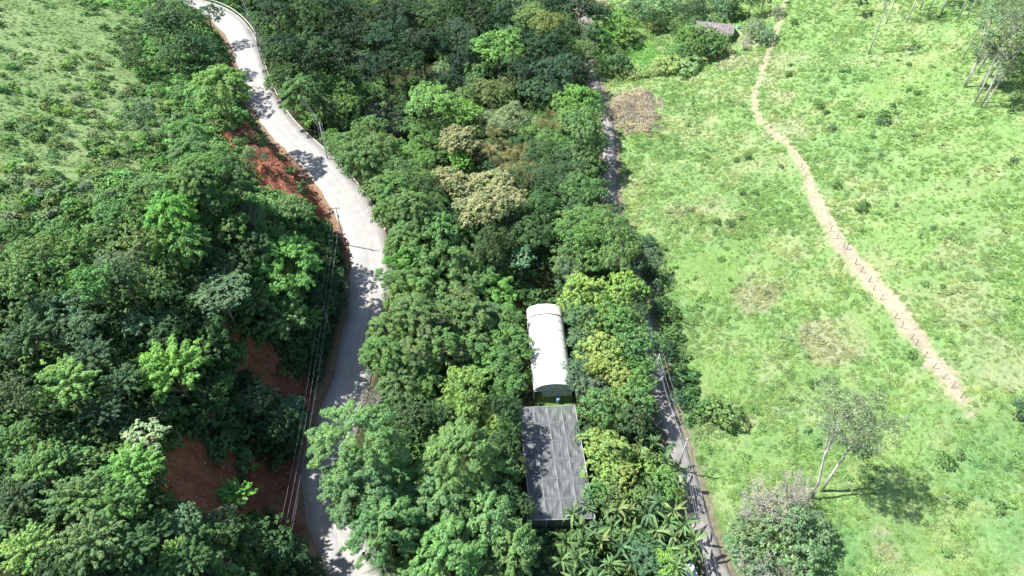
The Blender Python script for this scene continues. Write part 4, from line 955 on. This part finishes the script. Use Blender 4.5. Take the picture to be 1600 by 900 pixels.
scatter('pasture_grass', 'tufts', np.c_[x, y, z-.03], S, cc*rng.uniform(.98, 1.32, (len(x), 1))*np.array([1.02, 1, .95]), 'tufted sunlit grass covering the pasture slope beyond the lane', 'grass')
hk = rng.random(len(x)) < np.clip((fbm(x/11, y/11, 521, 3)-.5)*.28, .002, .035); 
scatter('pasture_herbs', 'herbs', np.c_[x, y, z-.05][hk], rng.uniform(.4, 1.0, hk.sum()), cc[hk]*np.array([.75, .9, .9])*rng.uniform(.75, 1.2, (hk.sum(), 1)), 'low leafy weeds scattered through the pasture grass', 'weeds')
rough = patches(x, y, pxpatch([(1080,520,50,1),(1100,360,60,1),(1180,330,60,.9),(1060,620,50,1),(1150,480,60,.7),(1230,470,70,.8),(1000,240,40,.8),(1120,700,60,1),(1130,800,50,1),(1240,560,60,.8),(1100,160,60,.6),(1520,400,90,.5),(1420,260,90,.5),(1480,560,60,.5),(1540,700,50,.4)]))
tk_ = rng.random(len(x)) < rough*.22*np.clip((fbm(x/3, y/3, 571, 3)-.35)*5, 0, 1)
scatter('tall_grass', 'tufts', np.c_[x, y, z-.03][tk_], rng.uniform(1.3, 2.6, tk_.sum()), cc[tk_]*rng.uniform(.85, 1.3, (tk_.sum(), 1)), 'rough tall grass clumps in the lower pasture by the lane', 'grass')
# hill pasture
x, y, z = view_points(60000, -60, 420, -60, 420); k2 = polydist(x, y, FIELD_L2) < 6; dr_, _ = dist_line(x, y, ROADW); k2 &= dr_ > 5
x, y, z = x[k2], y[k2], z[k2]; cc = col[grid_col(x, y)]; pick = rng.random(len(x)) < .6; x, y, z, cc = x[pick], y[pick], z[pick], cc[pick]
scatter('hill_grass', 'tufts', np.c_[x, y, z-.03], rng.uniform(.45, 1.0, len(x))*(.6+.9*fbm(x/5, y/5, 531, 3)), np.maximum(cc, .06)*rng.uniform(.75, 1.3, (len(x), 1)), 'short pale grass on the hill pasture above the road', 'grass')
hk = rng.random(len(x)) < np.clip(.02+.12*sstep((8+polydist(x, y, FIELD_L))/16), 0, .14)
scatter('hill_weeds', 'herbs', np.c_[x, y, z-.05][hk], rng.uniform(.6, 1.7, hk.sum()), np.array([.12, .215, .085])*rng.uniform(.7, 1.4, (hk.sum(), 1)), 'leafy weeds and tussocks dotting the hill pasture', 'weeds')
# undergrowth on forest floor and green banks
x, y, z = view_points(34000, -80, 1120, -80, 980); dr_, _ = dist_line(x, y, ROADW); dl_, _ = dist_line(x, y, LANEW); xlv2 = np.interp(y, LY, LX)
ok = (dr_ > 5.0) & (dl_ > 2.7) & ((x < xlv2) | ((dl_ < 5) & (y < 100) & (y > 60))) & (polydist(x, y, FIELD_L) > 2)
p9 = at(655, 140, 0); ok &= ~((np.hypot(x-p9[0], y-p9[1]) < 18) & (rng.random(len(x)) < .9)); p9 = at(862, 430, 0); ok &= ~((np.hypot(x-p9[0], (y-p9[1])/2.2) < 4.5) & (rng.random(len(x)) < .8))
for pl in RED_POLYS: ok &= ~((polydist(x, y, pl) < -.3) & (rng.random(len(x)) < np.where(fbm(x/3.5, y/3.5, 888, 3) < .64, .985, .6)))
for bx, by_, hx, hy in [(5.8, 72.5, 3.6, 10.5), (5.5, 55, 5.6, 10)]: ok &= ~((np.abs(x-bx) < hx+1) & (np.abs(y-by_) < hy+1.5))
p_ = at(806, 478, 0); ok &= np.hypot(x-p_[0], y-p_[1]) > 2.5; p_ = at(925, 10, 0); ok &= np.hypot(x-p_[0], y-p_[1]) > 9; p_ = at(1010, 85, 0); ok &= np.hypot(x-p_[0], y-p_[1]) > 7
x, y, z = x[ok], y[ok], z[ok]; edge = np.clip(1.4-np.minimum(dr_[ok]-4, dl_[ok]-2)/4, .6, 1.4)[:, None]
UC = np.array([.070, .140, .056])*(1-.0)*rng.uniform(.6, 1.5, (len(x), 1))+fbm(x/6, y/6, 541, 3)[:, None]*np.array([.03, .04, .0]); lit = sstep((14-polydist(x, y, FIELD_L2))/16)[:, None]; UC = UC*(.8+.35*edge)*(1+.9*lit)+np.array([.03, .035, .02])*lit  # light on road edges and hill scrub, shade in woods, put into tints
scatter('undergrowth', 'herbs', np.c_[x, y, z-.1], rng.uniform(.9, 2.6, len(x))*(1-.42*lit[:, 0])*np.where(np.minimum(dr_[ok]-4.6, dl_[ok]-2.2) < 2, .6, 1), UC, 'leafy undergrowth filling the forest floor and road banks', 'undergrowth', .3)
# tall brown dry herbs on pasture
p_ = at(990, 170, 0); k = 1500; a = rng.uniform(0, 6.28, k); r_ = np.minimum(np.abs(rng.normal(0, 1, k))*2.7, 7.5); r_ = r_*(.7+.6*fbm(a*1.3, a*0+2, 77, 3)); x = p_[0]+r_*np.cos(a)*1.0; y = p_[1]+r_*np.sin(a)*1.7; z = ground(x, y)
scatter('dry_weeds', 'tufts', np.c_[x, y, z], rng.uniform(1.4, 3.2, k), np.array([.40, .34, .27])*rng.uniform(.6, 1.3, (k, 1)), 'tall brown withered weeds in a patch beside the lane', 'weeds')
# loose earth clods on the landslips
def clod(seed):
    g = np.random.default_rng(seed); mb = MB(); pts = unit(g.normal(size=(9, 3)))*g.uniform(.6, 1, (9, 1))
    import bmesh
    bm = bmesh.new(); [bm.verts.new(p) for p in pts*np.array([.3, .26, .2])]; bmesh.ops.convex_hull(bm, input=bm.verts); me = bpy.data.meshes.new('clod'); bm.to_mesh(me); bm.free(); me.materials.append(M_CLOD); return me
m, n, p = new_mat('clod_earth'); a = N(n, 'ShaderNodeAttribute', attribute_name='tint', attribute_type='INSTANCER'); no = noise(n, 6, 4, .6, geo_pos(n)); r1 = ramp(n, [(.3, (.7,)*3), (.7, (1.3,)*3)]); n.links.new(no.outputs[0], r1.inputs[0])
n.links.new(mixc(n, a.outputs['Color'], r1.outputs[0], 1.0, 'MULTIPLY'), p.inputs['Base Color']); p.inputs['Roughness'].default_value = .95; M_CLOD = m
scatter_proto('clods', [clod(k) for k in range(5)])
xs, ys = rng.uniform(-95, -15, 60000), rng.uniform(30, 170, 60000); kk = np.zeros(len(xs), bool)
for pl in RED_POLYS: kk |= polydist(xs, ys, pl) < .8
dr_, _ = dist_line(xs, ys, ROADW); kk &= dr_ > 4.4; xs, ys = xs[kk], ys[kk]; sel = rng.random(len(xs)) < .8; xs, ys = xs[sel], ys[sel]
scatter('earth_clods', 'clods', np.c_[xs, ys, ground(xs, ys)], rng.uniform(.25, 1.25, len(xs))**1.6, np.array([.23, .105, .068])*rng.uniform(.6, 1.5, (len(xs), 1)), 'loose clods of red earth on the landslips', 'earth', .8)

# ------------------------------------------------------------------ greenhouse
m, n, p = new_mat('greenhouse_plastic'); pos = geo_pos(n); mp = N(n, 'ShaderNodeMapping'); mp.inputs['Scale'].default_value = (.25, 2.2, .6); n.links.new(pos, mp.inputs[0]); a = noise(n, 1.5, 5, .65, mp.outputs[0]); r1 = ramp(n, [(.32, (.44, .43, .37)), (.5, (.68, .68, .64)), (.8, (.78, .78, .75))]); n.links.new(a.outputs[0], r1.inputs[0])
n.links.new(r1.outputs[0], p.inputs['Base Color']); p.inputs['Roughness'].default_value = .35; bump(n, a.outputs[0], .15, .05, p)
tr = N(n, 'ShaderNodeBsdfTranslucent'); tr.inputs[0].default_value = (.7, .72, .68, 1); mx = N(n, 'ShaderNodeMixShader'); mx.inputs[0].default_value = .22; n.links.new(p.outputs[0], mx.inputs[1]); n.links.new(tr.outputs[0], mx.inputs[2]); n.links.new(mx.outputs[0], n.nodes['Material Output'].inputs[0]); M_PLASTIC = m
M_PLASTIC_OLD = plain('old_plastic', (.42, .44, .38), .5, .25, 1.2)
def ground_pt(u, v, h): 
    d = ray(u, v); t_ = (h-H)/d[2]; return Vector((d[0]*t_, d[1]*t_, h))
ZG = -1.0
FL = ground_pt(836, 613, ZG+2.4); FR = ground_pt(893, 607, ZG+2.4); BL = ground_pt(823, 487, ZG+2.4); BR = ground_pt(877, 484, ZG+2.4)
fc = (FL+FR)/2; bc = (BL+BR)/2; wG = (FR-FL).length*.5+(BR-BL).length*.5; axv = (bc-fc); LG = axv.length; axv.normalize(); angG = math.atan2(axv.y, axv.x)-math.pi/2
gh = bpy.data.objects.new('greenhouse', None); COL.objects.link(gh); gh.location = (fc.x, fc.y, ZG); gh.rotation_euler = (0, 0, angG); tag(gh, 'long white plastic tunnel greenhouse in the valley', 'greenhouse')
RISE = 1.7
def arch(t): a = math.pi*t; return (-wG/2*math.cos(a), 2.4+RISE*math.sin(a)**.85)
def arch_sheet(y0, y1, off, ny):
    V = []; na_ = 24
    for j in range(ny+1):
        y_ = y0+(y1-y0)*j/ny; sag = .05*abs(math.sin(y_*math.pi/2.0))
        for i in range(na_+1):
            x_, z_ = arch(i/na_); k = 1+off/4; V.append((x_*k, y_, 2.4+(z_-2.4)*k-sag*(1 if 2 < i < 22 else 0)+off*.5))
    f = [(j*(na_+1)+i, j*(na_+1)+i+1, (j+1)*(na_+1)+i+1, (j+1)*(na_+1)+i) for j in range(ny) for i in range(na_)]
    return V, f
mb = MB(); mb.add(*arch_sheet(0, LG-2.2, .0, 44)); obj('roof_cover', mb.mesh('roof_cover', M_PLASTIC, True), gh)
mb = MB(); mb.add(*arch_sheet(LG-2.35, LG, .14, 4)); o = obj('roof_cover', mb.mesh('roof_cover_end', M_PLASTIC, True), gh)
nh = int(LG/2)+1
mbh = MB(); mbh.tube([(x_*.985, 0, z_-.06) for x_, z_ in [arch(i/16) for i in range(17)]], .035, 5); hoop = mbh.mesh('hoop', M_METAL)
mbp = MB(); mbp.tube([(0, 0, 0), (0, 0, 2.42)], .045, 5); post = mbp.mesh('greenhouse_post', M_METAL)
mbt = MB(); mbt.tube([(x_*1.008, 0, z_+.03) for x_, z_ in [arch(i/20) for i in range(21)]], .028, 4, cap=False); strap = mbt.mesh('roof_strap', M_PLASTIC_OLD)
for k in range(1, nh-1): obj('roof_strap', strap, gh, (0, .06+k*LG/nh, 0))
for k in range(nh+1):
    y_ = min(LG-.06, .06+k*LG/nh); obj('hoop', hoop, gh, (0, y_, 0))
    for sx in (-1, 1): obj('post', post, gh, (sx*(wG/2-.06), y_, 0))
mbs = MB(); mbs.tube([(math.cos(0)*0+.0, 0, 2.47), (0, 0, 2.47)], .01, 3)
mb = MB(); mb.tube([(x_*1.012, LG-2.36, z_+.12) for x_, z_ in [arch(i/20) for i in range(21)]], .05, 5); obj('seam_cord', mb.mesh('seam_cord', M_WOOD), gh)
for sx in (-1, 1):
    mb = MB(); ny = 22; V = []
    for j in range(ny+1):
        y_ = LG*j/ny
        for i, z_ in enumerate((.25, 1.2, 2.4)): V.append((sx*(wG/2+.02+.04*math.sin(j*1.7+i)), y_, z_))
    mb.add(V, [(j*3+i, j*3+i+1, j*3+i+4, j*3+i+3) for j in range(ny) for i in range(2)]); obj('side_curtain', mb.mesh('side_curtain', M_PLASTIC_OLD), gh)
    mb = MB(); mb.tube([(sx*(wG/2+.06), 0, 2.44), (sx*(wG/2+.06), LG, 2.44)], .05, 5); obj('eave_rail', mb.mesh('eave_rail', M_METAL), gh)
for yy, nm in ((0.0, 'gable'), (LG-.02, 'gable')):
    mb = MB(); V = [(0, yy, 2.4)]+[(arch(i/24)[0]*.99, yy, arch(i/24)[1]-.01) for i in range(25)]; mb.add(V, [(0, i+1, i+2) for i in range(24)]); obj('gable', mb.mesh('gable', M_PLASTIC_OLD), gh)
mb = MB(); mb.box((wG*.10, -.03, 1.45), (wG*.78, .05, 1.15)); obj('end_wall', mb.mesh('end_wall', M_PLASTIC_OLD), gh)
mb = MB(); mb.box((0, -.05, 2.4), (wG, .1, .1)); obj('end_beam', mb.mesh('end_beam', M_METAL), gh)
for xx in (-wG*.29, wG*.1, wG*.49):
    mb = MB(); mb.box((xx, -.06, 1.2), (.09, .09, 2.4)); obj('end_post', mb.mesh('end_post', M_METAL), gh)
mb = MB(); mb.box((0, LG, 1.2), (wG*.96, .05, 2.3)); obj('end_wall', mb.mesh('end_wall_back', M_PLASTIC_OLD), gh)

# ------------------------------------------------------------------ shade-net house: net panels, posts and cables
m, n, p = new_mat('shade_net'); pos = geo_pos(n); mp = N(n, 'ShaderNodeMapping'); mp.inputs['Scale'].default_value = (2.8, .35, 1); n.links.new(pos, mp.inputs[0]); a = noise(n, 1.6, 5, .7, mp.outputs[0]); b = noise(n, 1.1, 5, .6, pos)
r1 = ramp(n, [(.3, (.055, .060, .060)), (.7, (.132, .140, .140))]); n.links.new(a.outputs[0], r1.inputs[0]); r2 = ramp(n, [(.35, (.85,)*3), (.65, (1.15,)*3)]); n.links.new(b.outputs[0], r2.inputs[0])
n.links.new(mixc(n, r1.outputs[0], r2.outputs[0], 1.0, 'MULTIPLY'), p.inputs['Base Color']); p.inputs['Roughness'].default_value = .6; p.inputs['Specular IOR Level'].default_value = .4
trn = N(n, 'ShaderNodeBsdfTransparent'); mx = N(n, 'ShaderNodeMixShader'); mx.inputs[0].default_value = .13; n.links.new(p.outputs[0], mx.inputs[1]); n.links.new(trn.outputs[0], mx.inputs[2]); n.links.new(mx.outputs[0], n.nodes['Material Output'].inputs[0]); M_NET = m
ZN = ZG+3.0
c00 = ground_pt(829, 813, ZN); c10 = ground_pt(930, 810, ZN); c01 = ground_pt(812, 637, ZN); c11 = ground_pt(898, 633, ZN)
sh = bpy.data.objects.new('shade_house', None); COL.objects.link(sh); ctr = (c00+c10+c01+c11)/4; sh.location = (ctr.x, ctr.y, ZG); tag(sh, 'flat-roofed shade house covered with creased grey netting', 'shade house')
def bl(s, t, z=0): q = (c00*(1-s)+c10*s)*(1-t)+(c01*(1-s)+c11*s)*t; return Vector((q.x-ctr.x, q.y-ctr.y, 3.0+z))
NX, NY = 4, 6; rp = random.Random(4)
for j in range(NY):
    for i in range(NX):
        mb = MB(); K = 8; V = []; dirn = (i+j) % 2; am = rp.uniform(.14, .26)
        for b_ in range(K+1):
            for a_ in range(K+1):
                s_, t_ = a_/K, b_/K; dg = abs(s_-t_) if dirn else abs(s_-(1-t_)); edge = min(s_, 1-s_, t_, 1-t_)
                z_ = -am*(min(edge*3.5, .9)*min(1, dg*2.2)) + .03*math.sin(s_*19+i)*edge*2
                V.append(bl((i+s_)/NX, (j+t_)/NY, z_))
        mb.add(V, [(b_*(K+1)+a_, b_*(K+1)+a_+1, (b_+1)*(K+1)+a_+1, (b_+1)*(K+1)+a_) for b_ in range(K) for a_ in range(K)])
        obj('net_panel', mb.mesh('net_panel', M_NET), sh)
M_CABLE = plain('pale_cable', (.30, .30, .31), .6, .1, 2)
for i in range(NX+1):
    mb = MB(); mb.tube([bl(i/NX, t_/12, .03) for t_ in range(13)], .045 if i in (0, NX) else .03, 4); obj('cable', mb.mesh('cable', M_METAL if i in (0, NX) else M_CABLE), sh)
for j in range(NY+1):
    mb = MB(); mb.tube([bl(t_/8, j/NY, .035) for t_ in range(9)], .045 if j in (0, NY) else .03, 4); obj('cable', mb.mesh('cable', M_METAL if j in (0, NY) else M_CABLE), sh)
mbp = MB(); mbp.tube([(0, 0, -.3), (0, 0, 3.0)], .06, 6); pst = mbp.mesh('net_post', M_CONC)
for i in range(NX+1):
    for j in range(0, NY+1, 2 if 0 < i < NX else 1): q = bl(i/NX, j/NY); obj('post', pst, sh, (q.x, q.y, 0))
def side_net(P0, P1):
    mb = MB(); K = 14; V = []
    for k in range(K+1):
        q = P0.lerp(P1, k/K)
        for z_ in (.2, 1.5, 2.95): V.append((q.x+.06*math.sin(k*2.1+z_), q.y+.06*math.cos(k*1.7), z_))
    mb.add(V, [(k*3+i, k*3+i+1, k*3+i+4, k*3+i+3) for k in range(K) for i in range(2)]); obj('side_net', mb.mesh('side_net', M_NET), sh)
side_net(bl(0, 0), bl(1, 0)); side_net(bl(1, 0), bl(1, 1)); side_net(bl(0, 0), bl(0, 1))
# blue barrel-like tank by the net's upper edge
q = at(872, 628, 0); mb = MB(); mb.tube([(0, 0, 0), (0, 0, .2), (0, 0, .9), (0, 0, 1.05), (0, 0, 1.1)], [.3, .36, .36, .3, .1], 14)
tk = obj('water_tank', mb.mesh('water_tank', plain('blue_plastic', (.20, .32, .52), .4, .1), True), None, (q[0], q[1], q[2])); tag(tk, 'small blue plastic water tank between greenhouse and shade netting', 'tank')
q = at(841, 417, 0); mb = MB(); mb.tube([(0, 0, 0), (0, 0, .8), (0, 0, .9)], [.4, .4, .2], 12)
tk = obj('barrel', mb.mesh('barrel', plain('dark_blue_plastic', (.02, .035, .14), .5, .1), True), None, q); tag(tk, 'dark blue barrel in the shady clearing behind the greenhouse', 'barrel')

# ------------------------------------------------------------------ farmhouse among trees
q = at(1113, 60, 0); M_TILE = plain('weathered_roof', (.20, .175, .17), .85, .45, 1.2); M_WALL = plain('limewash', (.50, .43, .38), .9, .15, 1)
hs = bpy.data.objects.new('farmhouse', None); COL.objects.link(hs); hs.location = q; hs.rotation_euler = (0, 0, -.25); tag(hs, 'low farmhouse with weathered brown-grey roof half hidden by trees', 'house')
mb = MB(); W_, D_ = 9.5, 5.5
mb.box((0, 0, 1.2), (W_, D_, 3.2)); obj('wall', mb.mesh('wall', M_WALL), hs)
mb = MB(); mb.add([(-W_/2, -D_/2, 2.8), (W_/2, -D_/2, 2.8), (W_/2, D_/2, 2.8), (-W_/2, D_/2, 2.8), (-W_/2, 0, 4.3), (W_/2, 0, 4.3)], [(0, 4, 3), (1, 2, 5)]); obj('gable', mb.mesh('gable_wall', M_WALL), hs)
for sg in (-1, 1):
    mb = MB(); L_ = 0.55
    v = [(-W_/2-L_, sg*(D_/2+.6), 2.62), (W_/2+L_, sg*(D_/2+.6), 2.62), (W_/2+L_, 0, 4.42), (-W_/2-L_, 0, 4.42)]; v2 = [(a_, b_, c_+.12) for a_, b_, c_ in v]
    mb.add(v+v2, [(0, 1, 2, 3), (4, 7, 6, 5), (0, 4, 5, 1), (1, 5, 6, 2), (3, 2, 6, 7), (0, 3, 7, 4)]); rf = obj('roof', mb.mesh('roof', M_TILE), hs)
    mt = MB()
    for k in range(24):
        x0 = -W_/2-L_+(k+.5)*(W_+2*L_)/24; mt.tube([(x0, sg*(D_/2+.6), 2.76), (x0, 0, 4.56)], .1, 4)
    t_ = obj('roof_ridges', mt.mesh('roof_ridges', M_TILE), rf); t_['kind'] = 'stuff'
for xx in (-3.4, 0.2, 3.2):
    mb = MB(); mb.box((xx, -D_/2-.02, 1.5), (1.1, .08, 1.1)); wf = obj('window', mb.mesh('window', M_WOOD), hs); mb = MB(); mb.box((xx, -D_/2-.07, 1.5), (.9, .03, .9)); obj('pane', mb.mesh('pane', plain('dark_glass', (.04, .05, .05), .2, .1)), wf)
mb = MB(); mb.box((-1.6, -D_/2-.03, .95), (.95, .08, 2.0)); obj('door', mb.mesh('door', M_WOOD), hs)
q = at(1155, 44, 0); mb = MB(); mb.box((0, 0, .35), (1.6, .9, .1)); mb.box((0, 0, .2), (1.3, .7, .4)); o = obj('trough', mb.mesh('trough', plain('pale_blue', (.35, .55, .75), .5, .1)), None, q); tag(o, 'pale blue trough on the bright grass beside the farmhouse', 'trough')
# half hidden white van at the lane edge
q = at(1079, 884, 0)
vn = bpy.data.objects.new('parked_van', None); COL.objects.link(vn); vn.location = (q[0]-.7, q[1]-.9, gz(q[0]-.7, q[1]-.9)); vn.rotation_euler = (0, 0, R(14)); tag(vn, 'white vehicle half hidden under banana leaves at the lane edge', 'van')
M_CARW = plain('car_white', (.42, .44, .47), .3, .03, 1); M_GLASS = plain('car_glass', (.03, .04, .05), .1, .05, 1); M_TYRE = plain('tyre_rubber', (.02, .02, .02), .9, .1, 1)
prof = [(-2.1, .35), (-2.1, .95), (-2.0, 1.65), (-1.7, 1.8), (.6, 1.8), (1.15, 1.15), (1.95, .95), (2.1, .7), (2.1, .35)]
mb = MB(); k = len(prof); V = [(sx*.82*(1 if z_ < 1.2 else .88), y_, z_) for sx in (-1, 1) for y_, z_ in prof]; mb.add(V, [tuple(range(k))[::-1], tuple(range(k, 2*k))]+[(i, (i+1) % k, (i+1) % k+k, i+k) for i in range(k)]); obj('body', mb.mesh('body', M_CARW), vn)
mb = MB(); mb.add([(-.68, .66, 1.77), (.68, .66, 1.77), (.76, 1.16, 1.19), (-.76, 1.16, 1.19)], [(0, 1, 2, 3)]); o = obj('windscreen', mb.mesh('windscreen', M_GLASS), vn); o.location = (0, .012, .012)
for sx in (-1, 1):
    for yy in (-1.3, 1.35):
        mb = MB(); mb.tube([(sx*.72, yy, .33), (sx*.88, yy, .33)], .33, 12); obj('wheel', mb.mesh('wheel', M_TYRE), vn)
    mb = MB(); mb.box((sx*.80, -.4, 1.42), (.03, 1.8, .42)); obj('side_window', mb.mesh('side_window', M_GLASS), vn)

# ------------------------------------------------------------------ power poles and wires
def pole(u, v, hgt, label, rz=0.0, lean=(0, 0)):
    x, y, z = at(u, v, 0); return pole_w(x, y, z, hgt, label, rz, lean)
def pole_w(x, y, z, hgt, label, rz, lean=(0, 0)):
    root = bpy.data.objects.new('power_pole', None); COL.objects.link(root); root.location = (x, y, z); root.rotation_euler = (lean[0], lean[1], rz)
    mb = MB(); mb.tube([(0, 0, -.5), (0, 0, hgt)], [.14, .09], 8); obj('pole', mb.mesh('pole', M_CONC, True), root)
    mb = MB(); mb.box((0, 0, hgt-.35), (1.5, .09, .1)); arm = obj('crossarm', mb.mesh('crossarm', M_WOOD), root); tops = []
    bpy.context.view_layer.update()
    for xx in (-.65, 0, .65):
        mi = MB(); mi.tube([(xx, 0, hgt-.29), (xx, 0, hgt-.1)], [.05, .035], 6); obj('insulator', mi.mesh('insulator', M_WIRE), arm)
        tops.append(root.matrix_world@Vector((xx, 0, hgt-.1)))
    lo = MB(); lo.box((.16, 0, hgt-2.2), (.2, .14, .7)); obj('bracket', lo.mesh('bracket', M_METAL), root); tops.append(root.matrix_world@Vector((.2, 0, hgt-2.2)))
    tag(root, label, 'power pole', 'power poles along road and lane'); return tops
def wires(A_, B_, label, sag=.9, r=.010):
    root = bpy.data.objects.new('overhead_wires', None); COL.objects.link(root); o0 = A_[1]; root.location = o0
    for a, b in zip(A_, B_):
        mb = MB(); pts = [a.lerp(b, t/14)-o0-Vector((0, 0, sag*4*(t/14)*(1-t/14))) for t in range(15)]; mb.tube(pts, r, 4); obj('wire', mb.mesh('wire', M_WIRE), root)
    tag(root, label, 'power lines', 'overhead wires')
t0 = pole(411, 100, 9, 'far concrete power pole in the bushes inside the upper kerb', -.6)
t1 = pole(512, 249, 9, 'concrete power pole standing on the verge outside the kerb', -.5)
t2 = pole(538, 383, 9, 'leaning power pole at the foot of the lit red landslip', .1)
t3 = pole(517, 521, 6.5, 'power pole on the shaded bank above the middle bend', .05)
far = pole(378, 8, 9, 'farthest power pole beyond the guardrail bend', -.5)
wires(far, t0, 'wires spanning from the farthest pole to the upper kerb pole')
wires(t0, t1, 'bundle of wires above the far kerb down to the verge pole')
wires(t1, t2, 'wires crossing the sunlit road to the landslip pole', .5)
wires(t2, t3, 'wires along the dark bank above the middle bend', .8)
x, y, z = at(498, 800, 0); t4 = pole_w(x-1.2, y-6, gz(x-1.2, y-6), 8, 'power pole beneath the big bamboo beside the lower road', .2)
wires(t3, t4, 'shiny wires running over the shaded road into the bamboo', 1.0)
t5 = pole(1058, 735, 8.5, 'wooden-armed power pole beside the lane near the bananas', .25)
t6 = pole(1019, 602, 8, 'power pole in the shade where the lane leaves the trees', .2)
x, y, z = at(1090, 905, 0); t7 = pole_w(x, y-6, gz(x, y-6), 8, 'power pole under the banana leaves at the near end of the lane', .2)
t8 = pole(937, 268, 8, 'slim pale pole beside the upper lane under the trees', .1)
wires(t6, t5, 'pair of wires above the shaded lane'); wires(t5, t7, 'wires over the banana grove beside the lane')

# guardrail on the far outer bend
i_g = np.where((ROADW[:, 1] > 172) & (np.arange(len(ROADW)) < len(ROADW)-50))[0]; GL = off_line(ROADW[i_g], curve[i_g]+.75)
gr = bpy.data.objects.new('guardrail', None); COL.objects.link(gr); o0 = Vector(GL[0]); gr.location = o0; tag(gr, 'pale metal guardrail along the outside of the far road bend', 'guardrail')
mb = MB()
A_ = GL-np.array(o0); Vv = []
prof = [(.0, .45), (.05, .52), (-.02, .6), (.05, .68), (.0, .76)]
Tg = np.gradient(GL[:, :2], axis=0); Tg /= np.linalg.norm(Tg, axis=1)[:, None]
for k in range(len(GL)):
    for o_x, z_ in prof: Vv.append((A_[k, 0]+Tg[k, 1]*o_x, A_[k, 1]-Tg[k, 0]*o_x, A_[k, 2]+z_))
mb.add(Vv, [(k*5+i, k*5+i+1, k*5+i+6, k*5+i+5) for k in range(len(GL)-1) for i in range(4)]); obj('rail', mb.mesh('rail', plain('rail_white', (.6, .6, .58), .5, .1)), gr)
mbp = MB(); mbp.box((0, 0, .3), (.12, .12, 1.0)); gp = mbp.mesh('guard_post', M_METAL)
for k in range(0, len(GL), 4): obj('post', gp, gr, (A_[k, 0]+.1*Tg[k, 1], A_[k, 1]-.1*Tg[k, 0], A_[k, 2]))

# wire fence with wooden posts in the bare strip
fp = [(1297,362),(1307,373),(1318,386),(1322,390),(1336,413),(1345,425),(1357,440),(1364,453),(1375,468),(1397,498),(1408,512),(1423,530),(1431,540),(1443,558),(1457,575),(1473,592),(1486,606),(1500,622),(1252,262),(1258,280),(1240,232),(1434,710),(1449,702)]
fe = bpy.data.objects.new('wire_fence', None); COL.objects.link(fe); o0 = Vector(at(1364, 453, 0)); fe.location = o0; tag(fe, 'old fence of dark wooden posts standing in the bare dirt strip', 'fence')
mbp = MB(); mbp.tube([(0, 0, -.3), (0.02, 0, .8), (0, .02, 1.5)], [.06, .055, .05], 6); fpm = mbp.mesh('fence_post', M_WOOD); g = random.Random(3); tops = []
for u, v in fp:
    q = Vector(at(u, v, 0)); o = obj('post', fpm, fe, q-o0); o.rotation_euler = (g.uniform(-.12, .12), g.uniform(-.12, .12), 0)
    if v < 640 and u > 1290: tops.append(q-o0)
for hz in (.6, 1.1, 1.55):
    for a, b in zip(tops[:-1], tops[1:]):
        pass
    mb = MB(); mb.tube([t+Vector((0, 0, hz)) for t in tops], .008, 3); obj('wire', mb.mesh('wire', M_WIRE), fe)
print('things', len(THINGS), 'listed', N_LISTED, 'fill', nf, 'objects', len(bpy.data.objects))
